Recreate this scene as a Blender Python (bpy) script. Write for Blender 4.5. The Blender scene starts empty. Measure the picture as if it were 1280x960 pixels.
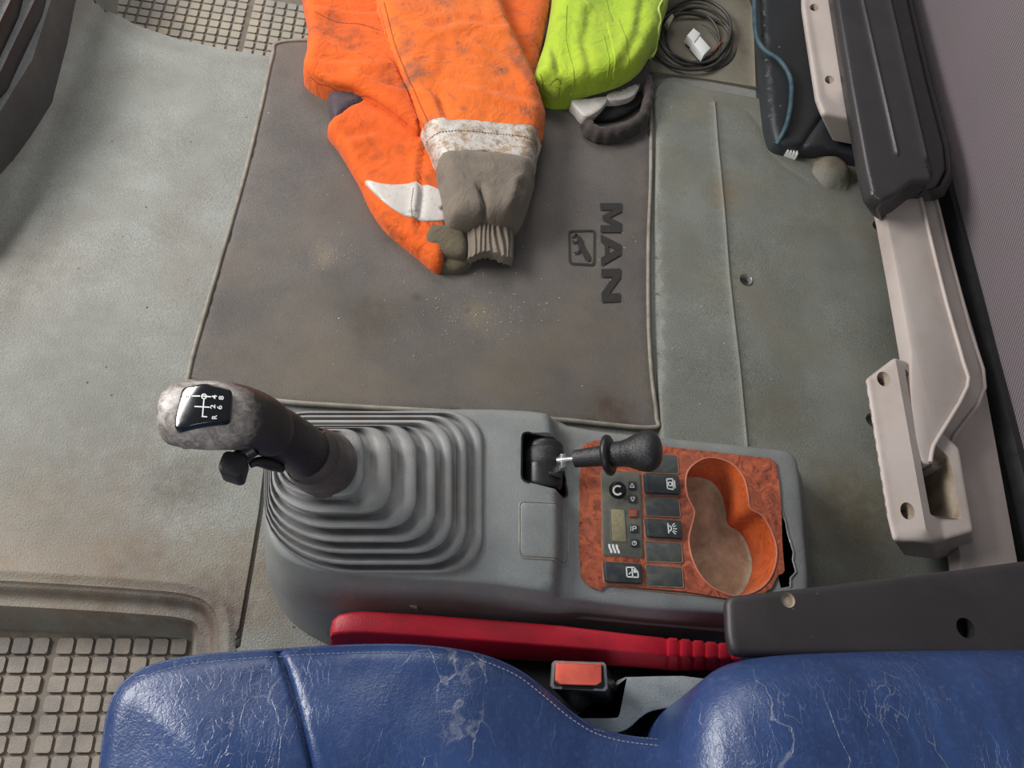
import bpy, bmesh, math, random
import numpy as np
from mathutils import Vector, Matrix, noise
from mathutils.geometry import delaunay_2d_cdt
random.seed(4); np.random.seed(4)
scene = bpy.context.scene
COL = scene.collection

# ---------------------------------------------------------------- camera
F = 1000.0; CZ = 1.05
def nrm(v): v = np.array(v, float); return v / np.linalg.norm(v)
Yc = nrm((105, -1938, F))
Xc = np.array((1, .125, .137)); Xc = nrm(Xc - Yc * Xc.dot(Yc))
Zc = np.cross(Xc, Yc)
CAM = np.array((0, 0, CZ))
def ray(px, py):
    v = np.array((px - 640.0, py - 480.0, F)) / F
    return np.array((Xc.dot(v), Yc.dot(v), Zc.dot(v)))
def P(px, py, z):
    d = ray(px, py); return CAM + d * ((z - CZ) / d[2])
def S(px, py, z):                       # metres spanned by one picture pixel at that place
    d = ray(px, py); return ((z - CZ) / d[2]) / F
cd = bpy.data.cameras.new('camera'); cam = bpy.data.objects.new('camera', cd); COL.objects.link(cam)
cd.sensor_width = 36; cd.lens = F / 1280 * 36; cd.clip_start = .01
m3 = Matrix(((Xc[0], -Xc[1], -Xc[2]), (Yc[0], -Yc[1], -Yc[2]), (Zc[0], -Zc[1], -Zc[2])))
cam.matrix_world = Matrix.Translation((0, 0, CZ)) @ m3.to_4x4()
scene.camera = cam

# ---------------------------------------------------------------- light
scene.view_settings.view_transform = 'Standard'; scene.view_settings.look = 'None'
scene.view_settings.exposure = -0.13; scene.view_settings.gamma = 1; scene.view_settings.use_curve_mapping = False
w = bpy.data.worlds.new('world'); scene.world = w; w.use_nodes = True
w.node_tree.nodes['Background'].inputs[0].default_value = (.93, .96, 1, 1)
w.node_tree.nodes['Background'].inputs[1].default_value = .21
def area(name, loc, target, sx, sy, power, col=(1, 1, 1)):
    l = bpy.data.lights.new(name, 'AREA'); l.shape = 'RECTANGLE'; l.size = sx; l.size_y = sy; l.energy = power; l.color = col
    o = bpy.data.objects.new(name, l); COL.objects.link(o); o.location = loc
    o.rotation_euler = (Vector(target) - Vector(loc)).to_track_quat('-Z', 'Y').to_euler(); return o
area('windscreen_daylight', (-1.75, 1.0, 1.35), (0, .25, 0), 1.4, .6, 76, (1, .985, .96))
area('passenger_window_daylight', (-.3, 2.1, 1.3), (0, .3, 0), .8, .6, 14, (1, .98, .95))
area('driver_window_daylight', (-.25, -1.15, 1.25), (.1, .1, .1), .6, .4, 7, (.95, .98, 1))

# ---------------------------------------------------------------- helpers
def lin(c):
    r = []
    for v in c[:3]:
        v /= 255.0; r.append(v / 12.92 if v <= .04045 else ((v + .055) / 1.055) ** 2.4)
    return (*r, 1)
class NT:
    def __init__(s, name):
        s.m = bpy.data.materials.new(name); s.m.use_nodes = True; s.t = s.m.node_tree
        s.b = s.t.nodes['Principled BSDF']; s.pos = s.n('ShaderNodeNewGeometry').outputs['Position']
    def n(s, k, **kw):
        x = s.t.nodes.new(k)
        for a, b in kw.items(): setattr(x, a, b)
        return x
    def put(s, sock, v):
        if hasattr(v, 'links'): s.t.links.new(v, sock)
        else: sock.default_value = v
    def noise(s, scale, detail=4, rough=.6, vec=None, dist=0):
        x = s.n('ShaderNodeTexNoise'); s.put(x.inputs['Vector'], vec or s.pos); x.inputs['Scale'].default_value = scale
        x.inputs['Detail'].default_value = detail; x.inputs['Roughness'].default_value = rough; x.inputs['Distortion'].default_value = dist
        return x.outputs['Fac']
    def noisec(s, scale, detail=2):
        x = s.n('ShaderNodeTexNoise'); s.put(x.inputs['Vector'], s.pos); x.inputs['Scale'].default_value = scale
        x.inputs['Detail'].default_value = detail; return x.outputs['Color']
    def vor(s, scale, feat='F1', vec=None, out='Distance'):
        x = s.n('ShaderNodeTexVoronoi'); x.feature = feat; s.put(x.inputs['Vector'], vec or s.pos); x.inputs['Scale'].default_value = scale
        return x.outputs[out]
    def rng(s, v, a, b, c=0, d=1):
        x = s.n('ShaderNodeMapRange'); x.clamp = True; s.put(x.inputs[0], v)
        for i, q in enumerate((a, b, c, d)): x.inputs[i + 1].default_value = q
        return x.outputs[0]
    def math(s, op, a, b=0):
        x = s.n('ShaderNodeMath', operation=op); s.put(x.inputs[0], a); s.put(x.inputs[1], b); return x.outputs[0]
    def vm(s, op, a, b=None, scale=None):
        x = s.n('ShaderNodeVectorMath', operation=op); s.put(x.inputs[0], a)
        if b is not None: s.put(x.inputs[1], b)
        if scale is not None: x.inputs['Scale'].default_value = scale
        return x.outputs['Value'] if op in ('DOT_PRODUCT', 'DISTANCE', 'LENGTH') else x.outputs[0]
    def mix(s, f, a, b, mode='MIX'):
        x = s.n('ShaderNodeMix', data_type='RGBA', blend_type=mode); s.put(x.inputs[0], f); s.put(x.inputs[6], a); s.put(x.inputs[7], b); return x.outputs[2]
    def bump(s, h, dist=.001, strength=1, prev=None):
        x = s.n('ShaderNodeBump'); s.put(x.inputs['Height'], h); x.inputs['Distance'].default_value = dist; x.inputs['Strength'].default_value = strength
        if prev: s.t.links.new(prev, x.inputs['Normal'])
        return x.outputs[0]
    def fin(s, col, rough=.6, nor=None, metal=0, spec=.5, coat=0, sheen=0):
        s.put(s.b.inputs['Base Color'], col); s.put(s.b.inputs['Roughness'], rough); s.b.inputs['Metallic'].default_value = metal
        s.b.inputs['Specular IOR Level'].default_value = spec; s.b.inputs['Coat Weight'].default_value = coat; s.b.inputs['Coat Roughness'].default_value = .15
        if nor: s.t.links.new(nor, s.b.inputs['Normal'])
        return s.m
def mat(name, c1, c2=None, rough=.6, scale=14, bump=.0006, bscale=500, dirt=None, dirt_amt=.5, dscale=9, specks=None, sscale=60, sthr=.12,
        metal=0, spec=.5, coat=0, blobs=(), grain=0, gscale=900):
    s = NT(name); col = lin(c1)
    if c2: col = s.mix(s.rng(s.noise(scale, 5), .35, .65), lin(c1), lin(c2))
    if grain:
        g = s.rng(s.noise(gscale, 2), .35, .65, 1 - grain, 1 + grain)
        x = s.n('ShaderNodeVectorMath', operation='SCALE'); s.put(x.inputs[0], col); s.put(x.inputs['Scale'], g); col = x.outputs[0]
    if dirt: col = s.mix(s.rng(s.noise(dscale, 6, .65, dist=.6), .48, .72, 0, dirt_amt), col, lin(dirt))
    for (px, py, z, r, c, a) in blobs:
        p = P(px, py, z); d = s.vm('DISTANCE', s.vm('ADD', s.pos, s.vm('SCALE', s.vm('SUBTRACT', s.noisec(22, 4), (.5, .5, .5)), scale=r * 1.2)), tuple(p))
        f = s.math('MULTIPLY', s.rng(d, r * .35, r * 1.1, 1, 0), s.rng(s.noise(60, 4), .3, .6, .45, 1))
        col = s.mix(s.math('MULTIPLY', f, a), col, lin(c))
    if specks:
        v = s.vor(sscale); gate = s.rng(s.noise(sscale * .35, 2), .56, .6)
        col = s.mix(s.math('MULTIPLY', s.rng(v, sthr, sthr * .6), gate), col, lin(specks))
    rr = s.rng(s.noise(scale * 2, 4), .3, .7, rough - .07, rough + .07)
    nor = s.bump(s.noise(bscale, 3), bump) if bump else None
    return s.fin(col, rr, nor, metal, spec, coat)

# vector outline tools
def cr(pts, n=6, closed=True):
    p = np.array(pts, float); N = len(p); out = []
    rngk = range(N) if closed else range(N - 1)
    for i in rngk:
        if closed: a, b, c, d = p[(i - 1) % N], p[i], p[(i + 1) % N], p[(i + 2) % N]
        else: a, b, c, d = p[max(i - 1, 0)], p[i], p[i + 1], p[min(i + 2, N - 1)]
        for k in range(n):
            t = k / n
            out.append(.5 * (2 * b + (c - a) * t + (2 * a - 5 * b + 4 * c - d) * t * t + (3 * b - a - 3 * c + d) * t ** 3))
    if not closed: out.append(p[-1])
    return np.array(out)
def PX(pts, z): return np.array([P(a[0], a[1], a[2] if len(a) > 2 else z) for a in pts])
def ccw(p):
    p = np.array(p, float); x, y = p[:, 0], p[:, 1]
    return p if np.sum(x * np.roll(y, -1) - np.roll(x, -1) * y) > 0 else p[::-1]
def rpoly(pts, r, seg=4):
    p = np.array(pts, float); N = len(p); out = []
    for i in range(N):
        a, b, c = p[i - 1], p[i], p[(i + 1) % N]
        la, lc = np.linalg.norm(a - b), np.linalg.norm(c - b); q = min(r, la * .48, lc * .48)
        s, e = b + (a - b) / la * q, b + (c - b) / lc * q
        for k in range(seg + 1):
            t = k / seg; out.append((1 - t) ** 2 * s + 2 * t * (1 - t) * b + t * t * e)
    return np.array(out)
def inset(poly, d):
    p = np.array(poly, float)[:, :2]; a, c = np.roll(p, 1, 0), np.roll(p, -1, 0)
    def nn(v): l = np.linalg.norm(v, axis=1, keepdims=True); l[l < 1e-9] = 1; v = v / l; return np.stack((-v[:, 1], v[:, 0]), 1)
    n = nn(p - a) + nn(c - p); l = np.linalg.norm(n, axis=1, keepdims=True); l[l < 1e-9] = 1; n /= l
    return p + n * d
def resample(poly, step, closed=True):
    p = np.array(poly, float); q = np.vstack((p, p[:1])) if closed else p
    L = np.r_[0, np.cumsum(np.linalg.norm(np.diff(q, axis=0), axis=1))]; n = max(3, int(round(L[-1] / step)))
    t = np.linspace(0, L[-1], n + 1)[:(-1 if closed else None)]
    return np.stack([np.interp(t, L, q[:, k]) for k in range(q.shape[1])], 1)
def inside(pts, poly):
    x, y = pts[:, 0], pts[:, 1]; r = np.zeros(len(pts), bool); N = len(poly)
    for i in range(N):
        x1, y1 = poly[i][:2]; x2, y2 = poly[i - 1][:2]
        if y1 == y2: continue
        c = ((y1 > y) != (y2 > y)) & (x < (x2 - x1) * (y - y1) / (y2 - y1) + x1); r ^= c
    return r
def dist(pts, poly, closed=True):
    p = np.array(poly, float)[:, :2]; q = np.roll(p, -1, 0)
    if not closed: p, q = p[:-1], q[:-1]
    best = np.full(len(pts), 1e9)
    for a, b in zip(p, q):
        ab = b - a; L = ab.dot(ab)
        if L < 1e-14: continue
        t = np.clip((pts - a).dot(ab) / L, 0, 1); d = np.linalg.norm(pts - a - t[:, None] * ab, axis=1); best = np.minimum(best, d)
    return best
def sst(t): t = np.clip(t, 0, 1); return t * t * (3 - 2 * t)
def quarter(d, w): t = 1 - np.clip(d / w, 0, 1); return np.sqrt(np.clip(1 - t * t, 0, 1))
def nz(xy, sc, seed=0): return np.array([noise.noise(Vector((a * sc, b * sc, seed))) for a, b in xy])

ORG = {}
def link(o, parent, wl):
    COL.objects.link(o); ORG[o.name] = wl
    if parent is not None: o.parent = parent; o.location = Vector(wl) - Vector(ORG[parent.name])
    else: o.location = wl
def mk(name, V, Fc, m, parent=None, ang=40, mats=None, midx=None):
    V = np.array(V, float); lo = V.min(0); c = (V.max(0) + lo) / 2; wl = (float(c[0]), float(c[1]), float(lo[2]))
    me = bpy.data.meshes.new(name); me.from_pydata((V - np.array(wl)).tolist(), [], [list(map(int, f)) for f in Fc]); me.update()
    me.materials.append(m)
    if mats:
        for x in mats: me.materials.append(x)
        me.polygons.foreach_set('material_index', midx)
    if ang: me.shade_smooth(); me.set_sharp_from_angle(angle=math.radians(ang))
    o = bpy.data.objects.new(name, me); link(o, parent, wl); return o
def tag(o, label, cat=None, group=None, kind=None):
    if label: o['label'] = label
    if cat: o['category'] = cat
    if group: o['group'] = group
    if kind: o['kind'] = kind
    return o
def thing(name, loc, label, cat, group=None, kind=None):
    o = bpy.data.objects.new(name, None); o.empty_display_size = .02; link(o, None, tuple(map(float, loc))); return tag(o, label, cat, group, kind)

def region(name, outline, zf, res, m, parent=None, holes=(), rings=(), lines=(), skirt=None, ang=45, extra=None, ban=None):
    ol = np.array(outline, float); x, y = ol[:, 0], ol[:, 1]
    if np.sum(x * np.roll(y, -1) - np.roll(x, -1) * y) < 0:
        ol = ol[::-1]
        if isinstance(skirt, list): skirt = [s[::-1] for s in skirt]
    ol2 = ol[:, :2]; n = len(ol2); pts = [ol2]; edges = [(i, (i + 1) % n) for i in range(n)]; k = n
    for h in holes:
        h = np.array(h)[:, :2]; pts.append(h); edges += [(k + i, k + (i + 1) % len(h)) for i in range(len(h))]; k += len(h)
    ext = []
    for d in rings:
        q = inset(ol2, d); q = q[dist(q, ol2) > d * .93]; ext.append(q)
    for (pl, wd) in lines:
        pl = resample(np.array(pl)[:, :2], res * .6, False); t = np.gradient(pl, axis=0); t /= np.linalg.norm(t, axis=1, keepdims=True); nn = np.stack((-t[:, 1], t[:, 0]), 1)
        for f in (-1, -.5, 0, .5, 1): ext.append(pl + nn * wd * f)
    lo, hi = ol2.min(0), ol2.max(0); gx = np.arange(lo[0], hi[0], res); gy = np.arange(lo[1], hi[1], res * .87)
    g = np.array([(a + (.5 * res if j % 2 else 0), b) for j, b in enumerate(gy) for a in gx]) + np.random.uniform(-.06, .06, (len(gx) * len(gy), 2)) * res
    g = g[inside(g, ol2)]
    if len(g): g = g[dist(g, ol2) > (max(rings) if rings else .0) + res * .4]
    for (pl, wd) in lines:
        if len(g): g = g[dist(g, np.array(pl), False) > wd + res * .3]
    if ban is not None and len(g): g = g[~ban(g)]
    ext.append(g)
    if extra is not None: ext.append(extra)
    ex = np.vstack([e for e in ext if len(e)]) if any(len(e) for e in ext) else np.zeros((0, 2))
    if len(ex):
        ex = ex[inside(ex, ol2)]
        for h in holes: ex = ex[~inside(ex, np.array(h))]
    allp = np.vstack(pts + [ex])
    vs, es, fs, ov, _, _ = delaunay_2d_cdt([Vector(p) for p in allp], edges, [], 0, 1e-7)
    V2 = np.array([(v.x, v.y) for v in vs]); cen = np.array([V2[list(f)].mean(0) for f in fs]); keep = inside(cen, ol2)
    for h in holes: keep &= ~inside(cen, np.array(h))
    Fc = [list(f) for f, kk in zip(fs, keep) if kk]
    z = zf(V2); V = np.column_stack((V2, z)); inv = {}
    for i, o_ in enumerate(ov):
        for q in o_: inv[q] = i
    if skirt is not None:
        prev = [inv[i] for i in range(n)]
        if not isinstance(skirt, list):
            rr = np.column_stack((ol2, V[prev][:, 2] - skirt)); skirt = [rr]
        for rg in skirt:
            b = len(V); V = np.vstack((V, rg)); cur = list(range(b, b + n))
            for i in range(n): j = (i + 1) % n; Fc.append([cur[i], cur[j], prev[j], prev[i]])
            prev = cur
    return mk(name, V, Fc, m, parent, ang)
def loft(name, rings, m, parent=None, cap0=True, cap1=True, closed=True, ang=40):
    n = len(rings[0]); V = np.vstack(rings); Fc = []
    for k in range(len(rings) - 1):
        for i in range(n if closed else n - 1):
            j = (i + 1) % n; Fc.append([k * n + i, k * n + j, (k + 1) * n + j, (k + 1) * n + i])
    if cap0: Fc.append(list(range(n))[::-1])
    if cap1: Fc.append([(len(rings) - 1) * n + i for i in range(n)])
    return mk(name, V, Fc, m, parent, ang)
def slab(name, outline, zt, zb, bev, m, parent=None, r=None, seg=4, ang=40):
    ol = ccw(np.array(outline, float)[:, :2])
    if r: ol = rpoly(ol, r, seg)
    f = zt if callable(zt) else (lambda q: np.full(len(q), zt)); rings = []
    for d, dz in ((0, None), (0, bev), (bev * .3, bev * .3), (bev, 0)):
        q = inset(ol, d) if d else ol; z = f(q) - dz if dz is not None else (f(q) + zb if callable(zt) else np.full(len(q), zb))
        rings.append(np.column_stack((q, z)))
    return loft(name, rings, m, parent, ang=ang)
def sweep(name, pts, rad, m, parent=None, n=10, smooth=4, closed=False, rad2=None, cap=True, ref=(0, 0, 1), kinds=None):
    p = np.array(pts, float); R = np.array(rad, float) if hasattr(rad, '__len__') else np.full(len(p), float(rad))
    R2 = np.array(rad2, float) if rad2 is not None else R
    if smooth > 1:
        q = cr(np.column_stack((p, R, R2)), smooth, closed); p, R, R2 = q[:, :3], q[:, 3], q[:, 4]
    t = np.roll(p, -1, 0) - np.roll(p, 1, 0) if closed else np.gradient(p, axis=0); t /= np.linalg.norm(t, axis=1, keepdims=True) + 1e-12
    rings = []; up = np.array(ref, float)
    for i in range(len(p)):
        a = np.cross(t[i], up); l = np.linalg.norm(a)
        a = a / l if l > 1e-3 else np.array((1, 0, 0)); b = np.cross(a, t[i])
        th = np.linspace(0, 2 * math.pi, n, endpoint=False)
        rings.append(p[i] + np.outer(np.cos(th), a) * R[i] + np.outer(np.sin(th), b) * R2[i])
    if closed: rings.append(rings[0])
    return loft(name, rings, m, parent, cap and not closed, cap and not closed, ang=50)
def disc_stack(name, c, axis, prof, m, parent=None, n=24, ang=40, sx=1):   # prof: (distance along axis, radius)
    ax = nrm(axis); a = np.cross(ax, (0, 1, 0)); a = nrm(a) if np.linalg.norm(a) > .1 else np.array((1, 0, 0)); b = np.cross(ax, a); th = np.linspace(0, 2 * math.pi, n, endpoint=False)
    rings = [np.array(c) + ax * h + (np.outer(np.cos(th), a) * sx + np.outer(np.sin(th), b)) * r for h, r in prof]
    return loft(name, rings, m, parent, ang=ang)
def bil(q, u, v): q = [np.array(a, float) for a in q]; return q[0] * (1 - u) * (1 - v) + q[1] * u * (1 - v) + q[2] * u * v + q[3] * (1 - u) * v
def decal(name, polys, quad, m, parent, lift=.0005):       # unit polygons mapped on a quad (bottom left, bottom right, top right, top left)
    V = []; Fc = []
    for pl in polys:
        n = len(pl); vs, es, fs, ov, _, _ = delaunay_2d_cdt([Vector(p) for p in pl], [(i, (i + 1) % n) for i in range(n)], [], 0, 1e-6)
        V2 = np.array([(v.x, v.y) for v in vs]); cen = np.array([V2[list(f)].mean(0) for f in fs]); keep = inside(cen, np.array(pl, float)); k = len(V)
        V += [bil(quad, u, v) + np.array((0, 0, lift)) for u, v in V2]; Fc += [[k + a for a in f] for f, q in zip(fs, keep) if q]
    return mk(name, V, Fc, m, parent, 0)
def text(name, s, quad, m, parent, lift=.0005, bold=.0):
    cu = bpy.data.curves.new('t', 'FONT'); cu.body = s; cu.offset = bold; cu.resolution_u = 3; ob = bpy.data.objects.new('t', cu)
    COL.objects.link(ob); bpy.context.view_layer.update(); me = bpy.data.meshes.new_from_object(ob); V = np.array([v.co[:2] for v in me.vertices]); Fc = [list(p.vertices) for p in me.polygons]
    bpy.data.objects.remove(ob); bpy.data.meshes.remove(me); lo, hi = V.min(0), V.max(0); V = (V - lo) / (hi - lo)
    W = [bil(quad, a, b) + np.array((0, 0, lift)) for a, b in V]; return mk(name, W, Fc, m, parent, 0)
def stroke(a, b, wd):
    a, b = np.array(a, float), np.array(b, float); d = b - a; d /= np.linalg.norm(d); n_ = np.array((-d[1], d[0])) * wd / 2
    return [a - n_, b - n_, b + n_, a + n_]
def arc(c, r, a0, a1, wd, n=10, ry=None):
    ry = ry or r; out = []; th = np.radians(np.linspace(a0, a1, n + 1)); o = [(c[0] + (r + wd / 2) * math.cos(t), c[1] + (ry + wd / 2) * math.sin(t)) for t in th]; i_ = [(c[0] + (r - wd / 2) * math.cos(t), c[1] + (ry - wd / 2) * math.sin(t)) for t in th]
    for k in range(n): out.append([i_[k], o[k], o[k + 1], i_[k + 1]])
    return out
def stitches(name, pl, m, parent, ln=.003, gap=.002, wd=.0005, ht=.0006):     # pl: 3D polyline
    q = resample(np.array(pl), ln + gap, False); V = []; Fc = []
    for a, b in zip(q[:-1], q[1:]):
        d = b - a; e = a + d * (ln / (ln + gap)); s = np.cross(d, (0, 0, 1)); s = s / (np.linalg.norm(s) + 1e-9) * wd; u = np.array((0, 0, ht)); k = len(V)
        V += [a - s, e - s, e + s, a + s, a - s * .5 + u, e - s * .5 + u, e + s * .5 + u, a + s * .5 + u]
        Fc += [[k, k + 1, k + 5, k + 4], [k + 1, k + 2, k + 6, k + 5], [k + 2, k + 3, k + 7, k + 6], [k + 3, k, k + 4, k + 7], [k + 4, k + 5, k + 6, k + 7]]
    return tag(mk(name, V, Fc, m, parent, 0), None, kind='stuff')

# ---------------------------------------------------------------- materials
m_floor = mat('grey_rubber', (134, 136, 131), (120, 120, 114), .62, 7, .0011, 420, dirt=(112, 100, 86), dirt_amt=.5, dscale=5, specks=(50, 46, 42), sscale=45, sthr=.09, grain=.2, gscale=520,
              blobs=[(60, 700, 0, .16, (128, 112, 94), .75), (230, 610, 0, .055, (84, 78, 66), .75), (270, 700, 0, .07, (120, 108, 90), .6), (330, 740, 0, .08, (112, 98, 82), .8),
                     (20, 350, 0, .13, (110, 100, 88), .5), (110, 560, 0, .16, (104, 100, 92), .7), (90, 460, 0, .16, (112, 112, 106), .7), (160, 760, 0, .11, (100, 86, 72), .75), (250, 775, 0, .06, (82, 64, 52), .85)])  # mid-left blobs paint in the daylight falling off across the floor
m_rear = mat('rear_rubber', (122, 124, 117), (108, 110, 103), .62, 9, .0009, 500, dirt=(112, 102, 82), dirt_amt=.55, dscale=6, specks=(190, 188, 176), sscale=50, sthr=.06, grain=.25, gscale=600,
             blobs=[(1040, 215, 0, .06, (112, 92, 68), .85), (1000, 150, 0, .04, (116, 98, 76), .7), (905, 250, 0, .05, (122, 108, 84), .6), (1060, 640, 0, .10, (98, 88, 66), .75), (960, 520, 0, .07, (102, 98, 82), .6), (870, 140, 0, .05, (118, 108, 90), .5)])
m_side = mat('side_rubber', (122, 116, 102), (104, 97, 84), .7, 9, .0008, 500, dirt=(80, 70, 56), grain=.15)
m_mat = mat('dark_mat_rubber', (101, 95, 91), (86, 81, 78), .72, 6, .0012, 650, dirt=(112, 102, 86), dirt_amt=.55, dscale=5, specks=(196, 188, 172), sscale=38, sthr=.05, grain=.22, gscale=750,
            blobs=[(765, 520, 0, .045, (72, 52, 40), .8), (460, 400, 0, .05, (78, 68, 54), .7), (600, 400, 0, .035, (124, 112, 90), .6), (405, 320, 0, .03, (134, 122, 104), .6), (420, 480, 0, .1, (112, 102, 84), .6),
                   (640, 470, 0, .08, (106, 98, 82), .6), (585, 392, 0, .009, (50, 42, 36), .8), (520, 375, 0, .012, (60, 50, 42), .7), (300, 330, 0, .05, (108, 100, 92), .5)])
m_bead = mat('mat_edge', (142, 137, 126), (112, 104, 94), .6, 30, .0005)
m_print = mat('mat_print', (34, 32, 31), (46, 43, 41), .7, 250, .0006)
m_tread = mat('tread_rubber', (132, 122, 112), (112, 106, 100), .6, 25, .0006, 500, dirt=(160, 146, 124), dirt_amt=.5, dscale=14, grain=.1)
m_tread2 = mat('tread_rubber_passenger', (160, 150, 134), (132, 130, 126), .6, 12, .0006, 500, dirt=(172, 158, 134), dirt_amt=.5, dscale=10)
m_treadbase = mat('tread_base', (112, 102, 90), (92, 84, 74), .7, 25, .0006)
m_console = mat('console_plastic', (136, 139, 139), (114, 117, 117), .48, 9, .0006, 700, dirt=(140, 130, 112), dirt_amt=.35, dscale=8, grain=.1, specks=(170, 165, 150), sscale=70, sthr=.05)
m_conside = mat('console_dark_plastic', (70, 68, 68), (60, 58, 57), .5, 9, .0005, 700)
m_boot = mat('boot_rubber', (152, 152, 152), (136, 136, 136), .42, 18, .0004, 600, dirt=(126, 112, 100), dirt_amt=.35, dscale=14, grain=.06)
m_bootdark = mat('boot_worn_rubber', (88, 80, 78), (72, 65, 63), .4, 30, .0003)
m_black = mat('black_plastic', (30, 30, 32), (36, 36, 38), .33, 20, .0002, 900)
m_blackgrain = mat('black_grained_plastic', (40, 39, 41), (32, 31, 33), .28, 20, .0007, 800)
m_gloss = mat('gloss_black', (16, 18, 22), None, .14, 20, 0, coat=.4)
m_switch = mat('switch_plastic', (46, 52, 57), (54, 59, 62), .42, 60, .0002, 900, dirt=(120, 114, 96), dirt_amt=.18, dscale=60)
m_blank = mat('blank_plastic', (62, 68, 70), (72, 76, 76), .5, 60, .0003, 900, dirt=(132, 124, 102), dirt_amt=.35, dscale=50)
m_heater = mat('heater_face', (84, 86, 82), (94, 94, 86), .5, 60, .0002, 900, dirt=(134, 124, 102), dirt_amt=.4, dscale=50)
m_white = mat('white_print', (224, 226, 224), None, .5, 10, 0)
m_dust = mat('dust_rim', (150, 120, 102), (122, 92, 76), .8, 60, .0002)
m_dustgrey = mat('dust_rim_grey', (150, 148, 138), (128, 122, 108), .8, 60, .0002)
m_display = mat('lcd_glass', (126, 122, 96), (140, 134, 106), .45, 300, .0002, dirt=(160, 150, 118), dirt_amt=.6, dscale=200)
m_redbtn = mat('red_button', (150, 62, 50), None, .5, 10, 0)
m_hole = mat('painted_cavity_shade', (10, 10, 10), None, .9, 10, 0)  # near-black colour stands in for the shade inside openings
m_cupfloor = mat('cup_floor', (206, 196, 170), (172, 160, 134), .6, 40, .0004, dirt=(98, 84, 60), dirt_amt=.5, dscale=30, specks=(200, 190, 160), sscale=160, sthr=.12)
m_cream = mat('cream_plastic', (186, 175, 169), (178, 166, 160), .42, 8, .0003, 900, dirt=(150, 132, 112), dirt_amt=.3, dscale=12)
m_creamdirty = mat('cream_dirty', (176, 164, 152), (150, 136, 116), .5, 20, .0003, 900, dirt=(104, 86, 62), dirt_amt=.8, dscale=24)
m_screw = mat('screw_metal', (84, 72, 54), (34, 28, 24), .45, 90, .0005, metal=.6)
m_pad = mat('pad_black', (60, 57, 59), (54, 51, 53), .3, 9, .0002, 900)
m_trim = mat('seat_trim_plastic', (56, 52, 54), (48, 44, 46), .42, 9, .0003, 900, dirt=(84, 76, 76), dirt_amt=.3, specks=(140, 130, 120), sscale=55, sthr=.05)
m_red = mat('red_plastic', (190, 26, 48), (172, 22, 42), .46, 12, .0004, 700, dirt=(120, 22, 34), dirt_amt=.6, dscale=14)
m_redside = mat('red_ribbed', (170, 28, 44), (140, 22, 36), .46, 30, .0004)
m_buckred = mat('buckle_button_red', (236, 112, 92), (226, 96, 78), .4, 60, .0002)
m_silver = mat('worn_metal', (176, 178, 180), (140, 142, 146), .35, 80, .0003, metal=.7)
m_bracket = mat('cast_grey', (156, 164, 166), (138, 146, 150), .5, 40, .0008, 700)
m_cable = mat('cable_black', (50, 48, 46), (66, 62, 56), .45, 60, .0002)
m_blue = mat('blue_hose', (44, 66, 78), (62, 88, 100), .4, 50, .0008, 900)
m_whitepl = mat('white_connector', (222, 222, 220), None, .5, 20, .0002)
m_dash = mat('dash_plastic', (40, 42, 48), (48, 49, 54), .45, 9, .0004)
m_dash2 = mat('dash_edge', (88, 90, 90), (76, 78, 78), .5, 12, .0008, 500)
m_cover = mat('black_cover', (46, 48, 52), (40, 42, 45), .45, 10, .0004, 600, specks=(110, 100, 88), sscale=28, sthr=.1)
m_steel = mat('recess_cup', (150, 150, 146), (100, 100, 98), .35, 60, .0002, metal=.4)
m_rim = mat('cup_rim', (176, 96, 72), (196, 128, 108), .3, 10, 0)

def burl(name, a, b, c, rough=.32):
    s = NT(name); d = s.vm('ADD', s.pos, s.vm('SCALE', s.vm('SUBTRACT', s.noisec(38, 4), (.5, .5, .5)), scale=.03))
    n1 = s.noise(48, 7, .75, d, 1.8); n2 = s.noise(24, 4, .6, s.pos, .8)
    col = s.mix(s.rng(n1, .36, .62), lin(b), lin(a)); col = s.mix(s.rng(n2, .5, .66, 0, .75), col, lin(c)); col = s.mix(s.rng(s.vor(85, vec=d), .22, .05, 0, .7), col, lin(b))
    col = s.mix(s.rng(s.noise(12, 4), .5, .7, 0, .4), col, lin((150, 96, 74)))
    return s.fin(col, s.rng(s.noise(40, 3), .3, .7, rough, rough + .2), s.bump(n1, .0002), coat=.25)
m_burl = burl('burl_wood', (196, 102, 70), (96, 46, 36), (140, 70, 50))
m_cup = burl('burl_wood_cup', (222, 108, 50), (172, 72, 36), (206, 98, 50), .3)

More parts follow.
